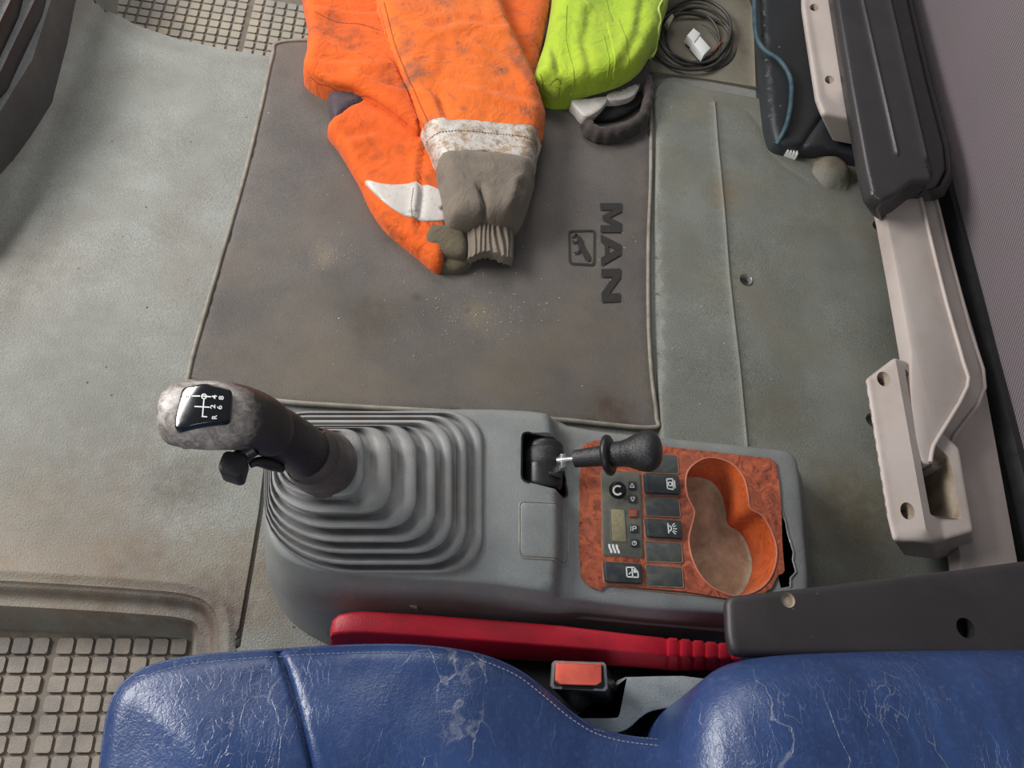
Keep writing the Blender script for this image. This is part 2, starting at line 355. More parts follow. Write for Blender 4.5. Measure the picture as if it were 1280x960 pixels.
def leather(name):
    s = NT(name)
    warp = s.vm('ADD', s.pos, s.vm('SCALE', s.vm('SUBTRACT', s.noisec(16, 5), (.5, .5, .5)), scale=.05))
    st = s.vm('MULTIPLY', warp, (1, .3, .6))
    big = s.rng(s.vor(19, 'DISTANCE_TO_EDGE', st), .012, .0); fine = s.rng(s.vor(120, 'DISTANCE_TO_EDGE', st), .03, .0)
    g1 = s.rng(s.noise(9, 4), .45, .62); g2 = s.rng(s.noise(7, 4, vec=s.vm('ADD', s.pos, (3, 1, 2))), .5, .68)
    cr_ = s.math('MAXIMUM', s.math('MULTIPLY', s.math('MULTIPLY', big, g1), .55), s.math('MULTIPLY', s.math('MULTIPLY', fine, g2), .5))
    base = s.mix(s.rng(s.noise(6, 4), .35, .65), lin((36, 56, 98)), lin((46, 70, 118)))
    base = s.mix(s.rng(s.noise(160, 4), .5, .75, 0, .22), base, lin((88, 102, 138)))
    col = s.mix(cr_, base, lin((150, 152, 164)))
    nor = s.bump(s.noise(420, 3), .0004); nor = s.bump(s.math('SUBTRACT', 1, cr_), .0008, prev=nor); nor = s.bump(s.noise(26, 3, vec=st), .0018, prev=nor)
    return s.fin(col, s.rng(s.noise(14, 4), .3, .7, .26, .38), nor, spec=.6)
m_leather = leather('blue_leather')
m_piping = mat('blue_piping', (40, 56, 98), (54, 72, 112), .4, 60, .0006)
m_thread = mat('pale_thread', (150, 156, 170), None, .8, 10, 0)

def cloth(name, c1, c2, stain, amt=.7, rough=.85, sscale=9, blobs=()):
    s = NT(name); col = s.mix(s.rng(s.noise(10, 4), .35, .65), lin(c1), lin(c2))
    col = s.mix(s.rng(s.noise(sscale, 7, .7, dist=.8), .54, .70, 0, amt), col, lin(stain))
    col = s.mix(s.rng(s.noise(sscale * 4, 5, .7), .62, .72, 0, amt), col, lin(stain))
    for (px, py, z, r, a) in blobs:
        p = P(px, py, z); d = s.vm('DISTANCE', s.vm('ADD', s.pos, s.vm('SCALE', s.vm('SUBTRACT', s.noisec(45, 5), (.5, .5, .5)), scale=r * 1.6)), tuple(p))
        col = s.mix(s.math('MULTIPLY', s.math('MULTIPLY', s.rng(d, r * .2, r * 1.1, 1, 0), s.rng(s.noise(110, 5, .7), .35, .6, .3, 1)), a), col, lin(stain))
    p = s.n('ShaderNodeSeparateXYZ'); s.put(p.inputs[0], s.pos)
    wv = s.math('MULTIPLY', s.math('SINE', s.math('MULTIPLY', p.outputs[0], 5200)), s.math('SINE', s.math('MULTIPLY', p.outputs[1], 5200)))
    nor = s.bump(wv, .0001, .5); nor = s.bump(s.noise(60, 4), .0014, .9, nor); nor = s.bump(s.noise(16, 3, dist=1.5), .006, .8, nor)
    s.b.inputs['Sheen Weight'].default_value = .15
    return s.fin(col, rough, nor, spec=.2)
m_orange = cloth('orange_cloth', (222, 98, 34), (212, 88, 28), (104, 62, 46), .75, blobs=[(440, 45, .05, .03, .7), (415, 25, .05, .03, .6), (500, 190, .03, .012, .8), (475, 220, .03, .014, .5), (480, 100, .05, .025, .5), (660, 50, .04, .02, .6)])
m_orange2 = cloth('orange_cloth_front', (226, 112, 42), (220, 102, 36), (104, 78, 66), .7, blobs=[(578, 66, .07, .018, .75), (628, 88, .07, .02, .9), (580, 138, .07, .012, .9), (658, 140, .07, .016, .9), (555, 2, .07, .03, .7), (520, 90, .07, .03, .5), (536, 150, .07, .02, .6), (490, 30, .07, .018, .6)])
m_lime = cloth('lime_cloth', (172, 196, 56), (158, 186, 52), (96, 116, 44), .5)
m_greycloth = cloth('grey_cloth', (122, 112, 100), (110, 100, 90), (84, 76, 66), .5)
m_darkcloth = cloth('dark_cloth', (70, 62, 60), (60, 54, 52), (44, 38, 36), .5)
m_lining = cloth('lining_cloth', (82, 68, 74), (70, 58, 64), (44, 38, 40), .4, .5)
m_cuff = cloth('olive_cuff', (104, 94, 76), (92, 84, 68), (70, 62, 50), .5)
def reflective(name, worn):
    s = NT(name); n1 = s.noise(45, 7, .8); n2 = s.noise(160, 4, .8)
    f = s.math('MAXIMUM', s.rng(n1, .48, .58), s.rng(n2, .52, .62)) if worn > .7 else s.math('MAXIMUM', s.rng(n1, .60, .68), s.rng(n2, .60, .68))
    col = s.mix(f, lin((190, 184, 178)), lin((150, 124, 98)))
    return s.fin(s.mix(s.rng(s.noise(25, 3), .64, .72), col, lin((92, 80, 76))), .5, s.bump(n2, .0006), metal=.1)
m_refl = reflective('reflective_worn', .8); m_refl2 = reflective('reflective_clean', .6)

def wallcloth(name):
    s = NT(name); k = s.vm('DOT_PRODUCT', s.pos, (.35, .62, -.72)); wv = s.math('SINE', s.math('MULTIPLY', k, 1450))
    col = s.mix(s.rng(wv, -1, 1), lin((92, 84, 88)), lin((130, 121, 124))); col = s.mix(s.rng(s.noise(6, 3), .4, .65, 0, .35), col, lin((120, 106, 112)))
    return s.fin(col, .85, s.bump(wv, .0006, .7), spec=.2)
m_wall = wallcloth('ribbed_bunk_cloth')

# ================================================================ FLOOR (tunnel cover, z = 0)
foot = ccw(PX([(-260, 716), (0, 726), (120, 733), (225, 741), (258, 750), (273, 772), (272, 830), (258, 1500), (-260, 1500)], 0)[:, :2])
foot = rpoly(foot, .03, 5)
pas = PX([(60, -330), (92, -60), (119, -2), (140, 12), (175, 26), (219, 41), (272, 53), (340, 64), (500, 84), (640, 98), (812, 104), (830, -330)], 0)[:, :2]
crease = PX([(150, -160), (125, 0), (96, 90), (58, 180), (20, 270), (-60, 420), (-160, 560)], 0)[:, :2]
seam = PX([(335, 560), (326, 640), (316, 700), (304, 770), (296, 815), (284, 900)], 0)[:, :2]
foot_w = .052
def sd(q, poly): d = dist(q, poly); return np.where(inside(q, poly), d, -d)
def left_of(q, pl):
    best = np.full(len(q), 1e9); sgn = np.zeros(len(q))
    for a, b in zip(pl[:-1], pl[1:]):
        ab = b - a; t = np.clip((q - a).dot(ab) / ab.dot(ab), 0, 1); v = q - a - t[:, None] * ab; d = np.linalg.norm(v, axis=1)
        c = ab[0] * (q - a)[:, 1] - ab[1] * (q - a)[:, 0]; m_ = d < best; best[m_] = d[m_]; sgn[m_] = np.sign(c[m_])
    return -best * sgn
def floor_z(q):
    z = .0025 * nz(q, 5, 1)
    s = sd(q, foot); z += -.004 * quarter(s, .004) * (s > 0) - .016 * sst((s - .004) / .010) - .070 * sst((s - .024) / .026)
    z -= .003 * np.exp(-((s + .012) / .006) ** 2) * -1
    s2 = sd(q, pas); z += -.17 * quarter(np.maximum(s2, 0), .06) - .012 * sst((s2 + .05) / .05)
    c = left_of(q, crease); z += np.where(c > 0, .75 * c * sst(c / .05), 0)
    z += .006 * np.exp(-((c + .03) / .02) ** 2)
    z -= .008 * (dist(q, seam, False) < .0016)
    return z
ffl = PX([(-320, -330), (1000, -330), (1300, 1500), (-320, 1500)], 0)[:, :2]
fl_lines = [(foot_c, .0012) for foot_c in ()]
foot_cl = np.vstack((foot, foot[:1])); pas_cl = np.vstack((pas, pas[:1]))
fr_ = resample(foot, .006)
foot_ex = np.vstack([inset(fr_, d) for d in (-.020, -.016, -.0135, -.012, -.0105, -.008, -.003, -.0005, .0015, .0035, .006, .009, .012, .015, .020, .025, .031, .037, .043, .049, .053)])
lines = [(pas_cl, .006), (inset(ccw(pas), .02), .01), (inset(ccw(pas), .045), .01), (seam, .003), (crease, .02)]
floor = region('floor', resample(ffl, .05), floor_z, .017, m_floor, None, lines=lines, skirt=.02, extra=foot_ex, ban=lambda g: dist(g, foot) < .06)
tag(floor, 'grey grained rubber covering over the engine tunnel and both footwells of the cab', 'floor', kind='structure')

# rear rubber cover, behind the seam at right
hp = [(932, 350), (1097, 283), (1090, 525)]
holes = []
for (a, b) in hp:
    c = P(a, b, .01); t_ = np.linspace(0, 2 * math.pi, 18, endpoint=False); holes.append(np.column_stack((c[0] + .0105 * np.cos(t_), c[1] + .0105 * np.sin(t_))))
rib = PX([(893, 128), (897, 180), (904, 250), (912, 350), (922, 440), (934, 560)], .01)[:, :2]
rib2 = PX([(822, 118), (880, 128), (935, 138), (952, 160), (962, 190), (985, 212), (1010, 226)], .01)[:, :2]
mound = P(1042, 212, .02)[:2]
rear_ol = cr(PX([(824, 104), (890, 112), (960, 124), (1100, 146), (1330, 180), (1420, 400), (1460, 1060), (1180, 1080), (860, 1070), (840, 700), (827, 560), (823, 480), (819, 300), (820, 180)], .008), 8)
ro2 = ccw(rear_ol)[:, :2]
def rear_z(q):
    z = .001 + .009 * quarter(dist(q, ro2), .006) + .0015 * nz(q, 9, 5)
    z += .0028 * np.exp(-(dist(q, rib, False) / .0028) ** 2) - .0018 * np.exp(-(dist(q, rib2, False) / .006) ** 2)
    z += .024 * quarter(np.maximum(.034 - np.linalg.norm((q - mound) * (1, 1.0), axis=1), 0), .022)
    return z
rear = region('rear_floor_cover', rear_ol, rear_z, .014, m_rear, floor, holes=holes, rings=(.001, .003, .006), lines=[(rib, .005), (rib2, .008), (PX([(1015, 205), (1042, 200), (1070, 215)], .02), .02)], skirt=.011)
for h, (a, b) in zip(holes, hp):
    c = P(a, b, .010); disc_r = []
    for r_, z_ in ((.0112, .0118), (.0100, .0105), (.0085, .004), (.0080, -.006), (.004, -.008)):
        t_ = np.linspace(0, 2 * math.pi, 18, endpoint=False); disc_r.append(np.column_stack((c[0] + r_ * np.cos(t_), c[1] + r_ * np.sin(t_), np.full(18, z_ if z_ > 0 else z_))))
    rc = loft('screw_recess', disc_r, m_steel, floor, cap0=False, ang=30)
# sink the tunnel floor under those recesses is not needed: cover stands proud of it
side = region('side_floor_cover', PX([(770, 100), (815, 98), (880, 107), (958, 122), (1120, 146), (1110, -330), (700, -330)], -.012), lambda q: .0045 + .0015 * nz(q, 8, 9) + .003 * np.exp(-(dist(q, PX([(940, 125), (938, 60), (934, -60)], -.01), False) / .003) ** 2), .014, m_side, floor,
              lines=[(PX([(940, 120), (938, 60), (934, -60)], -.01), .005)], skirt=.02)

# ---------------- tread mats with their blocks
def tread(name, outline, z, ax, pitch, size, hgt, mt, mb, label, clip, gap_at=None, th=.006):
    t = thing(name, (*P(*clip, z)[:2], z), label, 'rubber mat')
    ol = rpoly(ccw(outline[:, :2]), .02, 5)
    slab('mat_base', ol, z, z - th, .002, mb, t)
    o0 = P(*clip, z)[:2]; u = np.array(ax[0]); v = np.array(ax[1]); inner = inset(ol, .004)
    s, c = size / 2, size * .12
    oct_ = [(-s + c, -s), (s - c, -s), (s, -s + c), (s, s - c), (s - c, s), (-s + c, s), (-s, s - c), (-s, -s + c)]
    V = [(a, b, 0) for a, b in oct_] + [(a * .93, b * .93, hgt) for a, b in oct_]
    me = bpy.data.meshes.new('tread_block'); me.from_pydata([tuple((u * a + v * b)) + (zz,) for a, b, zz in V], [], [[i, (i + 1) % 8, (i + 1) % 8 + 8, i + 8] for i in range(8)] + [list(range(8, 16))]); me.materials.append(mt); me.update()
    cnt = 0
    for j in range(-40, 41):
        for i in range(-40, 41):
            off = (gap_at[1] if gap_at and i >= gap_at[0] else 0)
            p = o0 + u * (i * pitch[0] + off) + v * j * pitch[1]
            cs = np.array([p + u * a + v * b for a, b in ((-s, -s), (s, -s), (s, s), (-s, s))])
            # keep blocks whose corners lie on the mat and that the picture shows
            if not inside(cs, inner).all(): continue
            d3 = np.array((*p, z)) - CAM; cam_v = Xc * d3[0] + Yc * d3[1] + Zc * d3[2]; qx, qy = 640 + F * cam_v[0] / cam_v[2], 480 + F * cam_v[1] / cam_v[2]
            if not (-25 < qx < 410 and -40 < qy < 985): continue
            if cnt >= 300: break
            o = bpy.data.objects.new('tread_block', me); link(o, t, (float(p[0]), float(p[1]), z - .0003)); cnt += 1
    print(name, cnt); return t
a_ = math.radians(4.0)
ux = (math.cos(a_), math.sin(a_)); uy = (-math.sin(a_), math.cos(a_))
tread('footwell_mat', PX([(-120, 770), (0, 775), (120, 779), (256, 786), (250, 860), (244, 1250), (-120, 1250)], -.078), -.078, (ux, uy), (.0225, .0225), .0200, .0045, m_tread, m_treadbase,
      'worn beige grey rubber mat with square treads in the footwell beside the blue seat', (60, 880), (0, .006))
tread('footwell_mat', PX([(40, -160), (480, -160), (480, 130), (60, 100)], -.165), -.165, ((math.cos(.03), math.sin(.03)), (-math.sin(.03), math.cos(.03))), (.0225, .0215), .0185, .004, m_tread2, m_treadbase,
      'dusty square treaded rubber mat beyond the tunnel edge, left of the orange trousers', (315, 20), (0, .008))

# ---------------- dark tunnel mat with print
mat_px = [(352, 52), (430, 52), (560, 66), (700, 84), (800, 96), (812, 108), (814, 200), (811, 300), (811, 400), (815, 470), (821, 520), (812, 534), (700, 524), (560, 514), (450, 508), (335, 499), (245, 478), (236, 466), (262, 370), (300, 240), (325, 140), (340, 72)]
mt_ = PX(mat_px, .006); tmat = thing('tunnel_mat', (*mt_[:, :2].mean(0), 0), 'large dark brown grey rubber mat with printed lettering, under the orange trousers', 'floor mat')
mo = ccw(cr(mt_, 8))[:, :2]
def mat_z(q): return .003 + .004 * quarter(dist(q, mo), .004) + .0012 * nz(q, 7, 3)
region('mat_sheet', mo, mat_z, .014, m_mat, tmat, rings=(.001, .004), skirt=.006)
pp = cr(PX(mat_px, .008), 8); sweep('edge_piping', np.column_stack((pp[:, :2], np.full(len(pp), .0066))), .0036, m_bead, tmat, 8, 1, True)
MQ = [P(750, 254, .0085), P(752, 378, .0085), P(775, 377, .0085), P(777, 254, .0085)]     # text runs down, its top points right
MQ = [np.array(a) for a in MQ]
def sub(u0, u1): return [bil(MQ, u0, 0), bil(MQ, u1, 0), bil(MQ, u1, 1), bil(MQ, u0, 1)]
decal('letter_m', [[(0, 0), (.24, 0), (.24, .62), (.43, .1), (.57, .1), (.76, .62), (.76, 0), (1, 0), (1, 1), (.70, 1), (.5, .45), (.30, 1), (0, 1)]], sub(0, .31), m_print, tmat)
decal('letter_a', [[(0, 0), (.25, 0), (.32, .2), (.5, .2), (.5, .38), (.38, .38), (.5, .78), (.5, 1), (.34, 1)], [(1, 0), (.66, 1), (.5, 1), (.5, .78), (.62, .38), (.5, .38), (.5, .2), (.68, .2), (.75, 0)]], sub(.33, .65), m_print, tmat)
decal('letter_n', [[(0, 0), (.25, 0), (.25, .6), (.72, 0), (1, 0), (1, 1), (.75, 1), (.75, .4), (.28, 1), (0, 1)]], sub(.68, 1.0), m_print, tmat)
LQ = [P(710, 288, .0085), P(711, 330, .0085), P(743, 332, .0085), P(744, 287, .0085)]
fr = rpoly([(0, 0), (1, 0), (1, 1), (0, 1)], .12, 4); fi = rpoly([(.045, .06), (.955, .06), (.955, .94), (.045, .94)], .1, 4); n_ = len(fr)
decal('emblem_frame', [[fr[i], fr[(i + 1) % n_], fi[(i + 1) % n_], fi[i]] for i in range(n_)], LQ, m_print, tmat)
decal('lion_emblem', [[(.10, .22), (.20, .30), (.28, .36), (.45, .36), (.60, .42), (.72, .56), (.84, .62), (.90, .74), (.86, .84), (.76, .84), (.66, .76), (.56, .66), (.42, .58), (.30, .54), (.20, .46), (.12, .34)],
      [(.60, .45), (.70, .40), (.70, .22), (.64, .20), (.64, .32), (.56, .40)], [(.30, .38), (.36, .38), (.40, .22), (.34, .12), (.30, .16), (.34, .24)], [(.16, .34), (.12, .30), (.20, .12), (.24, .14)]], LQ, m_print, tmat)
V = []; Fc = []                                                       # crumbs lying on the mat
for _ in range(230):
    c = [(590, 395, 36), (600, 380, 60), (408, 318, 16), (500, 340, 170), (770, 300, 30)][random.choices(range(5), (7, 4, 3, 5, 1))[0]]; q = P(random.gauss(c[0], c[2]), random.gauss(c[1], c[2] * .5), .008)
    if not inside(np.array([q[:2]]), inset(mo, .01))[0]: continue
    s = random.uniform(.0004, .0011); k = len(V); zb = .0078
    V += [(q[0] - s, q[1] - s * .6, zb), (q[0] + s, q[1] - s, zb), (q[0] + s * .2, q[1] + s, zb), (q[0], q[1], zb + s)]; Fc += [[k, k + 1, k + 3], [k + 1, k + 2, k + 3], [k + 2, k, k + 3]]
tag(mk('crumbs', V, Fc, mat('crumb', (214, 206, 184), None, .8, 10, 0), None, 0), 'pale crumbs and grit scattered over the dark tunnel mat below the orange trousers', 'crumbs', kind='stuff')

# ---------------- dashboard corner, top left
dp = P(20, 60, .1); dash = thing('dashboard', (dp[0], dp[1], 0), 'dark plastic lower corner of the dashboard at the top left edge', 'dashboard')
slab('lower_panel', PX([(-90, -80), (84, -80), (64, 0), (41, 74), (0, 140), (-90, 270)], .09), .09, 0, .004, m_dash2, dash)
slab('upper_panel', PX([(-90, -80), (66, -80), (44, 0), (14, 62), (0, 92), (-90, 190)], .12), .12, .06, .006, m_dash, dash)
slab('trim_strip', PX([(-90, -80), (36, -80), (14, 0), (-10, 50), (-90, 150)], .15), .15, .10, .008, m_black, dash)

# ================================================================ CENTRE CONSOLE
HZ = .15; PZ = .125
Sp = [(332, 600), (345, 553), (385, 529), (465, 516), (560, 512), (640, 513), (690, 518), (722, 531), (760, 541), (860, 551), (955, 561), (990, 569), (999, 600), (1005, 670), (1009, 745),
      (985, 772), (900, 768), (800, 761), (735, 753), (685, 741), (600, 730), (500, 724), (420, 718), (365, 704), (340, 680), (331, 640)]
Bp = [(338, 615), (352, 575), (388, 556), (465, 545), (560, 542), (640, 542), (690, 546), (722, 558), (760, 566), (860, 578), (955, 588), (985, 596), (996, 625), (1002, 690), (1004, 765),
      (985, 800), (900, 812), (800, 812), (735, 812), (685, 812), (600, 812), (500, 812), (430, 812), (375, 786), (344, 748), (332, 700)]
def szz(px): return HZ - .006 if px < 700 else (PZ - .006 if px > 735 else HZ - .006 - (HZ - PZ) * (px - 700) / 35)
sh = cr([(*P(a, b, szz(a)),) for a, b in Sp], 6); base = cr([P(a, b, 0.0) for a, b in Bp], 6)
mid = sh * .72 + base * .28; mid[:, 2] = sh[:, 2] - .035; low = sh * .25 + base * .75; low[:, 2] = .05
humpl = PX([(250, 480), (694, 480), (706, 560), (711, 640), (711, 700), (702, 790), (250, 800)], HZ - .01)[:, :2]; humpl = ccw(rpoly(humpl, .03, 4))
cup_px = [(857, 600), (864, 583), (885, 572), (912, 578), (929, 596), (935, 618), (938, 636), (953, 645), (966, 668), (971, 692), (965, 718), (950, 736), (925, 745), (903, 741), (882, 727), (867, 703), (861, 675), (866, 652), (868, 638), (860, 622)]
cup = ccw(cr(PX(cup_px, PZ + .003), 3)[:, :2])
brk = ccw(PX([(974, 640), (981, 652), (985, 668), (992, 690), (991, 700), (995, 715), (987, 723), (987, 733), (962, 737), (950, 728), (960, 700)], PZ)[:, :2])
con = thing('centre_console', (*sh[:, :2].mean(0), 0), 'grey moulded centre console with a red brown burl switch panel and a broken right corner', 'console')
sh2 = ccw(sh)[:, :2]
def con_z(q):
    d = dist(q, sh2); e = .006 * quarter(d, .012)
    s = sd(q, humpl); z = PZ - .006 + (HZ - PZ) * sst(s / .020)
    xs = P(430, 600, HZ)[0]; z += .003 * sst((q[:, 0] - xs) / .08) * sst((P(700, 600, HZ)[0] - q[:, 0]) / .05) * sst(d / .06) * (s > 0)
    return z + e
def hole_at(pts, z): return ccw(PX(pts, z)[:, :2])
brake_hole = rpoly(hole_at([(652, 541), (704, 545), (716, 615), (651, 602)], HZ), .008, 3)
lidpx = [(649, 627), (706, 628), (717, 640), (717, 700), (652, 697), (649, 690)]
bz = HZ + .002
# joined holes: the cup and the break overlap, so the break is cut from the cup side outward
cuphole = inset(cup, -.0015)
brk2 = ccw(PX([(975, 642), (981, 652), (985, 668), (992, 690), (991, 700), (995, 715), (987, 723), (987, 733), (976, 735), (973, 722), (977, 700), (975, 670)], PZ)[:, :2])
body = region('body', sh, con_z, .007, m_console, con, holes=[inset(cup, -.0012), brk2, brake_hole], rings=(.0008, .003, .006, .010), lines=[(resample(np.array([P(700, 500, .14)[:2], P(706, 560, .14)[:2], P(711, 640, .14)[:2], P(711, 700, .14)[:2], P(703, 745, .14)[:2]]), .01, False), .012)], skirt=[mid, low, base], ang=60)
pass
# burl panel
pan_px = [(729, 556), (745, 550), (832, 558), (963, 573), (970, 578), (975, 610), (977, 645), (978, 680), (981, 716), (972, 719), (965, 735), (950, 744), (925, 750), (902, 747), (855, 739), (802, 735), (757, 731), (751, 738), (738, 733), (727, 722), (724, 680), (725, 600)]
pan = ccw(PX(pan_px, PZ + .003)[:, :2])
region('burl_panel', resample(pan, .006), lambda q: PZ + .003 + 0 * q[:, 0], .005, m_burl, con, holes=[cup], skirt=.004, ang=0)
cr0 = np.column_stack((cup, np.full(len(cup), PZ + .0032)))
sweep('cup_rim', cr0, .0011, m_rim, con, 6, 1, True)
rg = []
for z_, k in ((PZ + .003, 0), (PZ - .01, .001), (PZ - .04, .002), (PZ - .066, .004)): rg.append(np.column_stack((inset(cup, k), np.full(len(cup), z_))))
cl = loft('cup_holder', rg[::-1], m_cup, con, cap0=False, cap1=False, ang=60)
region('cup_floor', inset(cup, .003), lambda q: PZ - .064 + .002 * nz(q, 40, 2) + .004 * (1 - quarter(dist(q, cup) - .003, .008)), .006, m_cupfloor, cl, rings=(.002, .005))
slab('inner_cavity', PX([(940, 630), (1000, 640), (1004, 745), (940, 745)], PZ - .03), PZ - .067, PZ - .075, .001, m_hole, con)
sweep('broken_edge', PX([(977, 636), (982, 652), (985, 668), (992, 690), (991, 700), (995, 715), (988, 723), (988, 734)], PZ + .0005), .0012, m_silver, con, 6, 1)
# storage lid recessed in the hump
lz = lambda q: con_z(q) + .0012
lo_ = rpoly(ccw(PX(lidpx, bz)[:, :2]), .006, 4)
region('storage_lid', resample(inset(lo_, .0014), .004), lambda q: lz(q) - .0008 * (1 - quarter(dist(q, inset(lo_, .0014)), .001)), .006, m_console, con, rings=(.0004, .001), skirt=.003)
lr = resample(lo_, .004); sweep('lid_rim', np.column_stack((lr, con_z(lr) + .0002)), .0009, m_dustgrey, con, 6, 1, True)
# ledge and notch on the driver side
sweep('side_ledge', PX([(524, 753, .085), (600, 760, .085), (720, 771, .082), (820, 780, .078), (912, 788, .075)], 0), .0032, m_console, con, 8, 3)
slab('side_clip', PX([(503, 745), (524, 747), (522, 761), (512, 758)], .10), .10, .07, .002, m_console, con)
sweep('panel_seam', PX([(757, 732, PZ), (830, 740, PZ), (904, 747, PZ)], 0), .0012, m_dust, con, 6, 2)

# switches
def quadpx(x0, x1, y0, y1, z): return [P(x0, y0, z), P(x1, y0 + (x1 - x0) * .07, z), P(x1 + 2, y1 + (x1 - x0) * .07 - 1, z), P(x0 + 2, y1, z)]
zs = PZ + .003
def switch(x0, x1, y0, y1, blank, sym=None):
    q = np.array(quadpx(x0, x1, y0, y1, zs + .004)); c2 = ccw(q[:, :2]); h = .0015 if blank else .006
    rimq = rpoly(inset(c2, -.0012), .003, 3); rm = None
    o = slab('blank_cover' if blank else 'rocker_switch', c2, zs + h, zs - .002, .0007 if blank else .0016, m_blank if blank else m_switch, con, .0026, 3)
    sweep('dust_edge', np.column_stack((rimq, np.full(len(rimq), zs + .0004))), .0009, m_dust, o, 5, 1, True)
    if sym is not None:
        zt = zs + h; a, b, c, d = [np.array((*v, zt)) for v in q[:, :2]]      # a tl, b tr, c br, d bl on the picture
        # a rocker faces the seat: its up points to the left of the picture
        uq = [bil((d, c, b, a), .56, .18), bil((d, c, b, a), .90, .18), bil((d, c, b, a), .90, .82), bil((d, c, b, a), .56, .82)]
        decal('symbol', sym, uq, m_white, o)
        slab('grip_bar', np.array([bil((a, b, c, d), .07, .12), bil((a, b, c, d), .13, .12), bil((a, b, c, d), .13, .88), bil((a, b, c, d), .07, .88)]), zt + .0012, zt - .001, .0006, m_silver, o) if False else None
    return o
lock = [stroke((.2, .1), (.2, .9), .1), stroke((.2, .9), (.7, .95), .1), stroke((.7, .95), (.7, .05), .1), stroke((.2, .1), (.7, .05), .1), stroke((.85, .15), (.85, .85), .1), stroke((.7, .2), (.85, .2), .1), stroke((.7, .8), (.85, .8), .1)] + arc((.46, .5), .16, 0, 360, .1, 12)
lamp = [stroke((.12, .05), (.12, .95), .1)] + arc((.14, .5), .24, -90, 90, .1, 10) + [stroke((.52, .5), (.85, .5), .08), stroke((.45, .75), (.7, .98), .08), stroke((.45, .25), (.7, .02), .08), stroke((.5, .64), (.8, .78), .07), stroke((.5, .36), (.8, .22), .07)]
door = [stroke((.05, .15), (.05, .9), .1), stroke((.05, .9), (.65, .95), .1), stroke((.65, .95), (.95, .6), .1), stroke((.95, .6), (.95, .15), .1), stroke((.95, .15), (.05, .15), .1), stroke((.5, .15), (.5, .9), .1), [(.6, .5), (.85, .5), (.85, .75), (.6, .8)], stroke((.2, .35), (.4, .55), .08)]
switch(806, 847, 566, 589, True); switch(805, 848, 592, 616, False, lock); switch(807, 849, 620, 643, True); switch(807, 851, 648, 671, False, lamp)
switch(808, 852, 676, 700, True); switch(809, 853, 706, 731, True); switch(755, 801, 702, 727, False, door)
hq = np.array([P(752, 589, zs), P(800, 592, zs), P(803, 697, zs), P(754, 694, zs)])
heat = slab('heater_control', ccw(hq[:, :2]), zs + .002, zs - .002, .0008, m_heater, con, .003, 3); hz = zs + .002
hr = rpoly(ccw(inset(ccw(hq[:, :2]), -.0008)), .003, 3); sweep('dust_edge', np.column_stack((hr, np.full(len(hr), zs + .0004))), .0008, m_dust, heat, 5, 1, True)
dc = P(772, 613, hz); disc_stack('dial', dc, (0, 0, 1), [(-.001, .0115), (.001, .0112), (.001, .0098), (.008, .0088), (.0088, .0078)], m_black, heat, 22, 30)
dq = [P(763, 622, hz + .0088), P(781, 622, hz + .0088), P(781, 604, hz + .0088), P(763, 604, hz + .0088)]
decal('dial_mark', arc((.5, .5), .3, 50, 320, .13, 16), dq, m_white, heat)
dsp = ccw(PX([(763, 636), (780, 637), (782, 677), (765, 676)], hz)[:, :2]); slab('display', dsp, hz + .0006, hz - .001, .0003, m_display, heat, .0015, 3)
dr = rpoly(inset(dsp, -.0008), .002, 3); sweep('display_frame', np.column_stack((dr, np.full(len(dr), hz))), .0009, m_heater, heat, 6, 1, True)
for k, (yy, sy) in enumerate(((607, 'up'), (624, 'down'), (642, 'red'), (661, 'P'), (679, 'clock'))):
    xx = 790 + k * .7; b4 = ccw(PX([(xx - 5, yy - 5), (xx + 5, yy - 4.5), (xx + 5, yy + 5), (xx - 5, yy + 4.5)], hz)[:, :2])
    slab('button', b4, hz + .0022, hz - .001, .0006, m_redbtn if sy == 'red' else m_switch, heat, .0014, 3); z_ = hz + .0022
    q4 = [P(xx - 4, yy + 4, z_), P(xx + 4, yy + 4, z_), P(xx + 4, yy - 4, z_), P(xx - 4, yy - 4, z_)]
    if sy == 'up': pl = [stroke((.15, .2), (.85, .2), .1), stroke((.15, .2), (.5, .85), .1), stroke((.85, .2), (.5, .85), .1)]
    elif sy == 'down': pl = [stroke((.15, .8), (.85, .8), .1), stroke((.15, .8), (.5, .15), .1), stroke((.85, .8), (.5, .15), .1)]
    elif sy == 'red': pl = [stroke((.15, y_), (.85, y_), .08) for y_ in (.2, .4, .6, .8)]
    elif sy == 'P': pl = [stroke((.06, .1), (.06, .9), .08), stroke((.35, .15), (.35, .85), .1), stroke((.35, .85), (.85, .85), .1), stroke((.85, .85), (.85, .5), .1), stroke((.85, .5), (.35, .5), .1)]
    else: pl = arc((.5, .5), .32, 0, 360, .09, 14) + [stroke((.5, .5), (.5, .75), .08), stroke((.5, .5), (.7, .5), .08)]
    decal('button_symbol', pl, q4, m_display if sy == 'red' else m_white, heat, .0003)
hq4 = [P(761, 691, hz), P(775, 692, hz), P(774, 681, hz), P(760, 680, hz)]
decal('heat_symbol', [[(x, 1), (x + .18, 1), (x + .22, .55), (x + .32, .3), (x + .34, 0), (x + .14, 0), (x + .1, .3), (x, .6)] for x in (0, .33, .66)], hq4, m_white, heat)

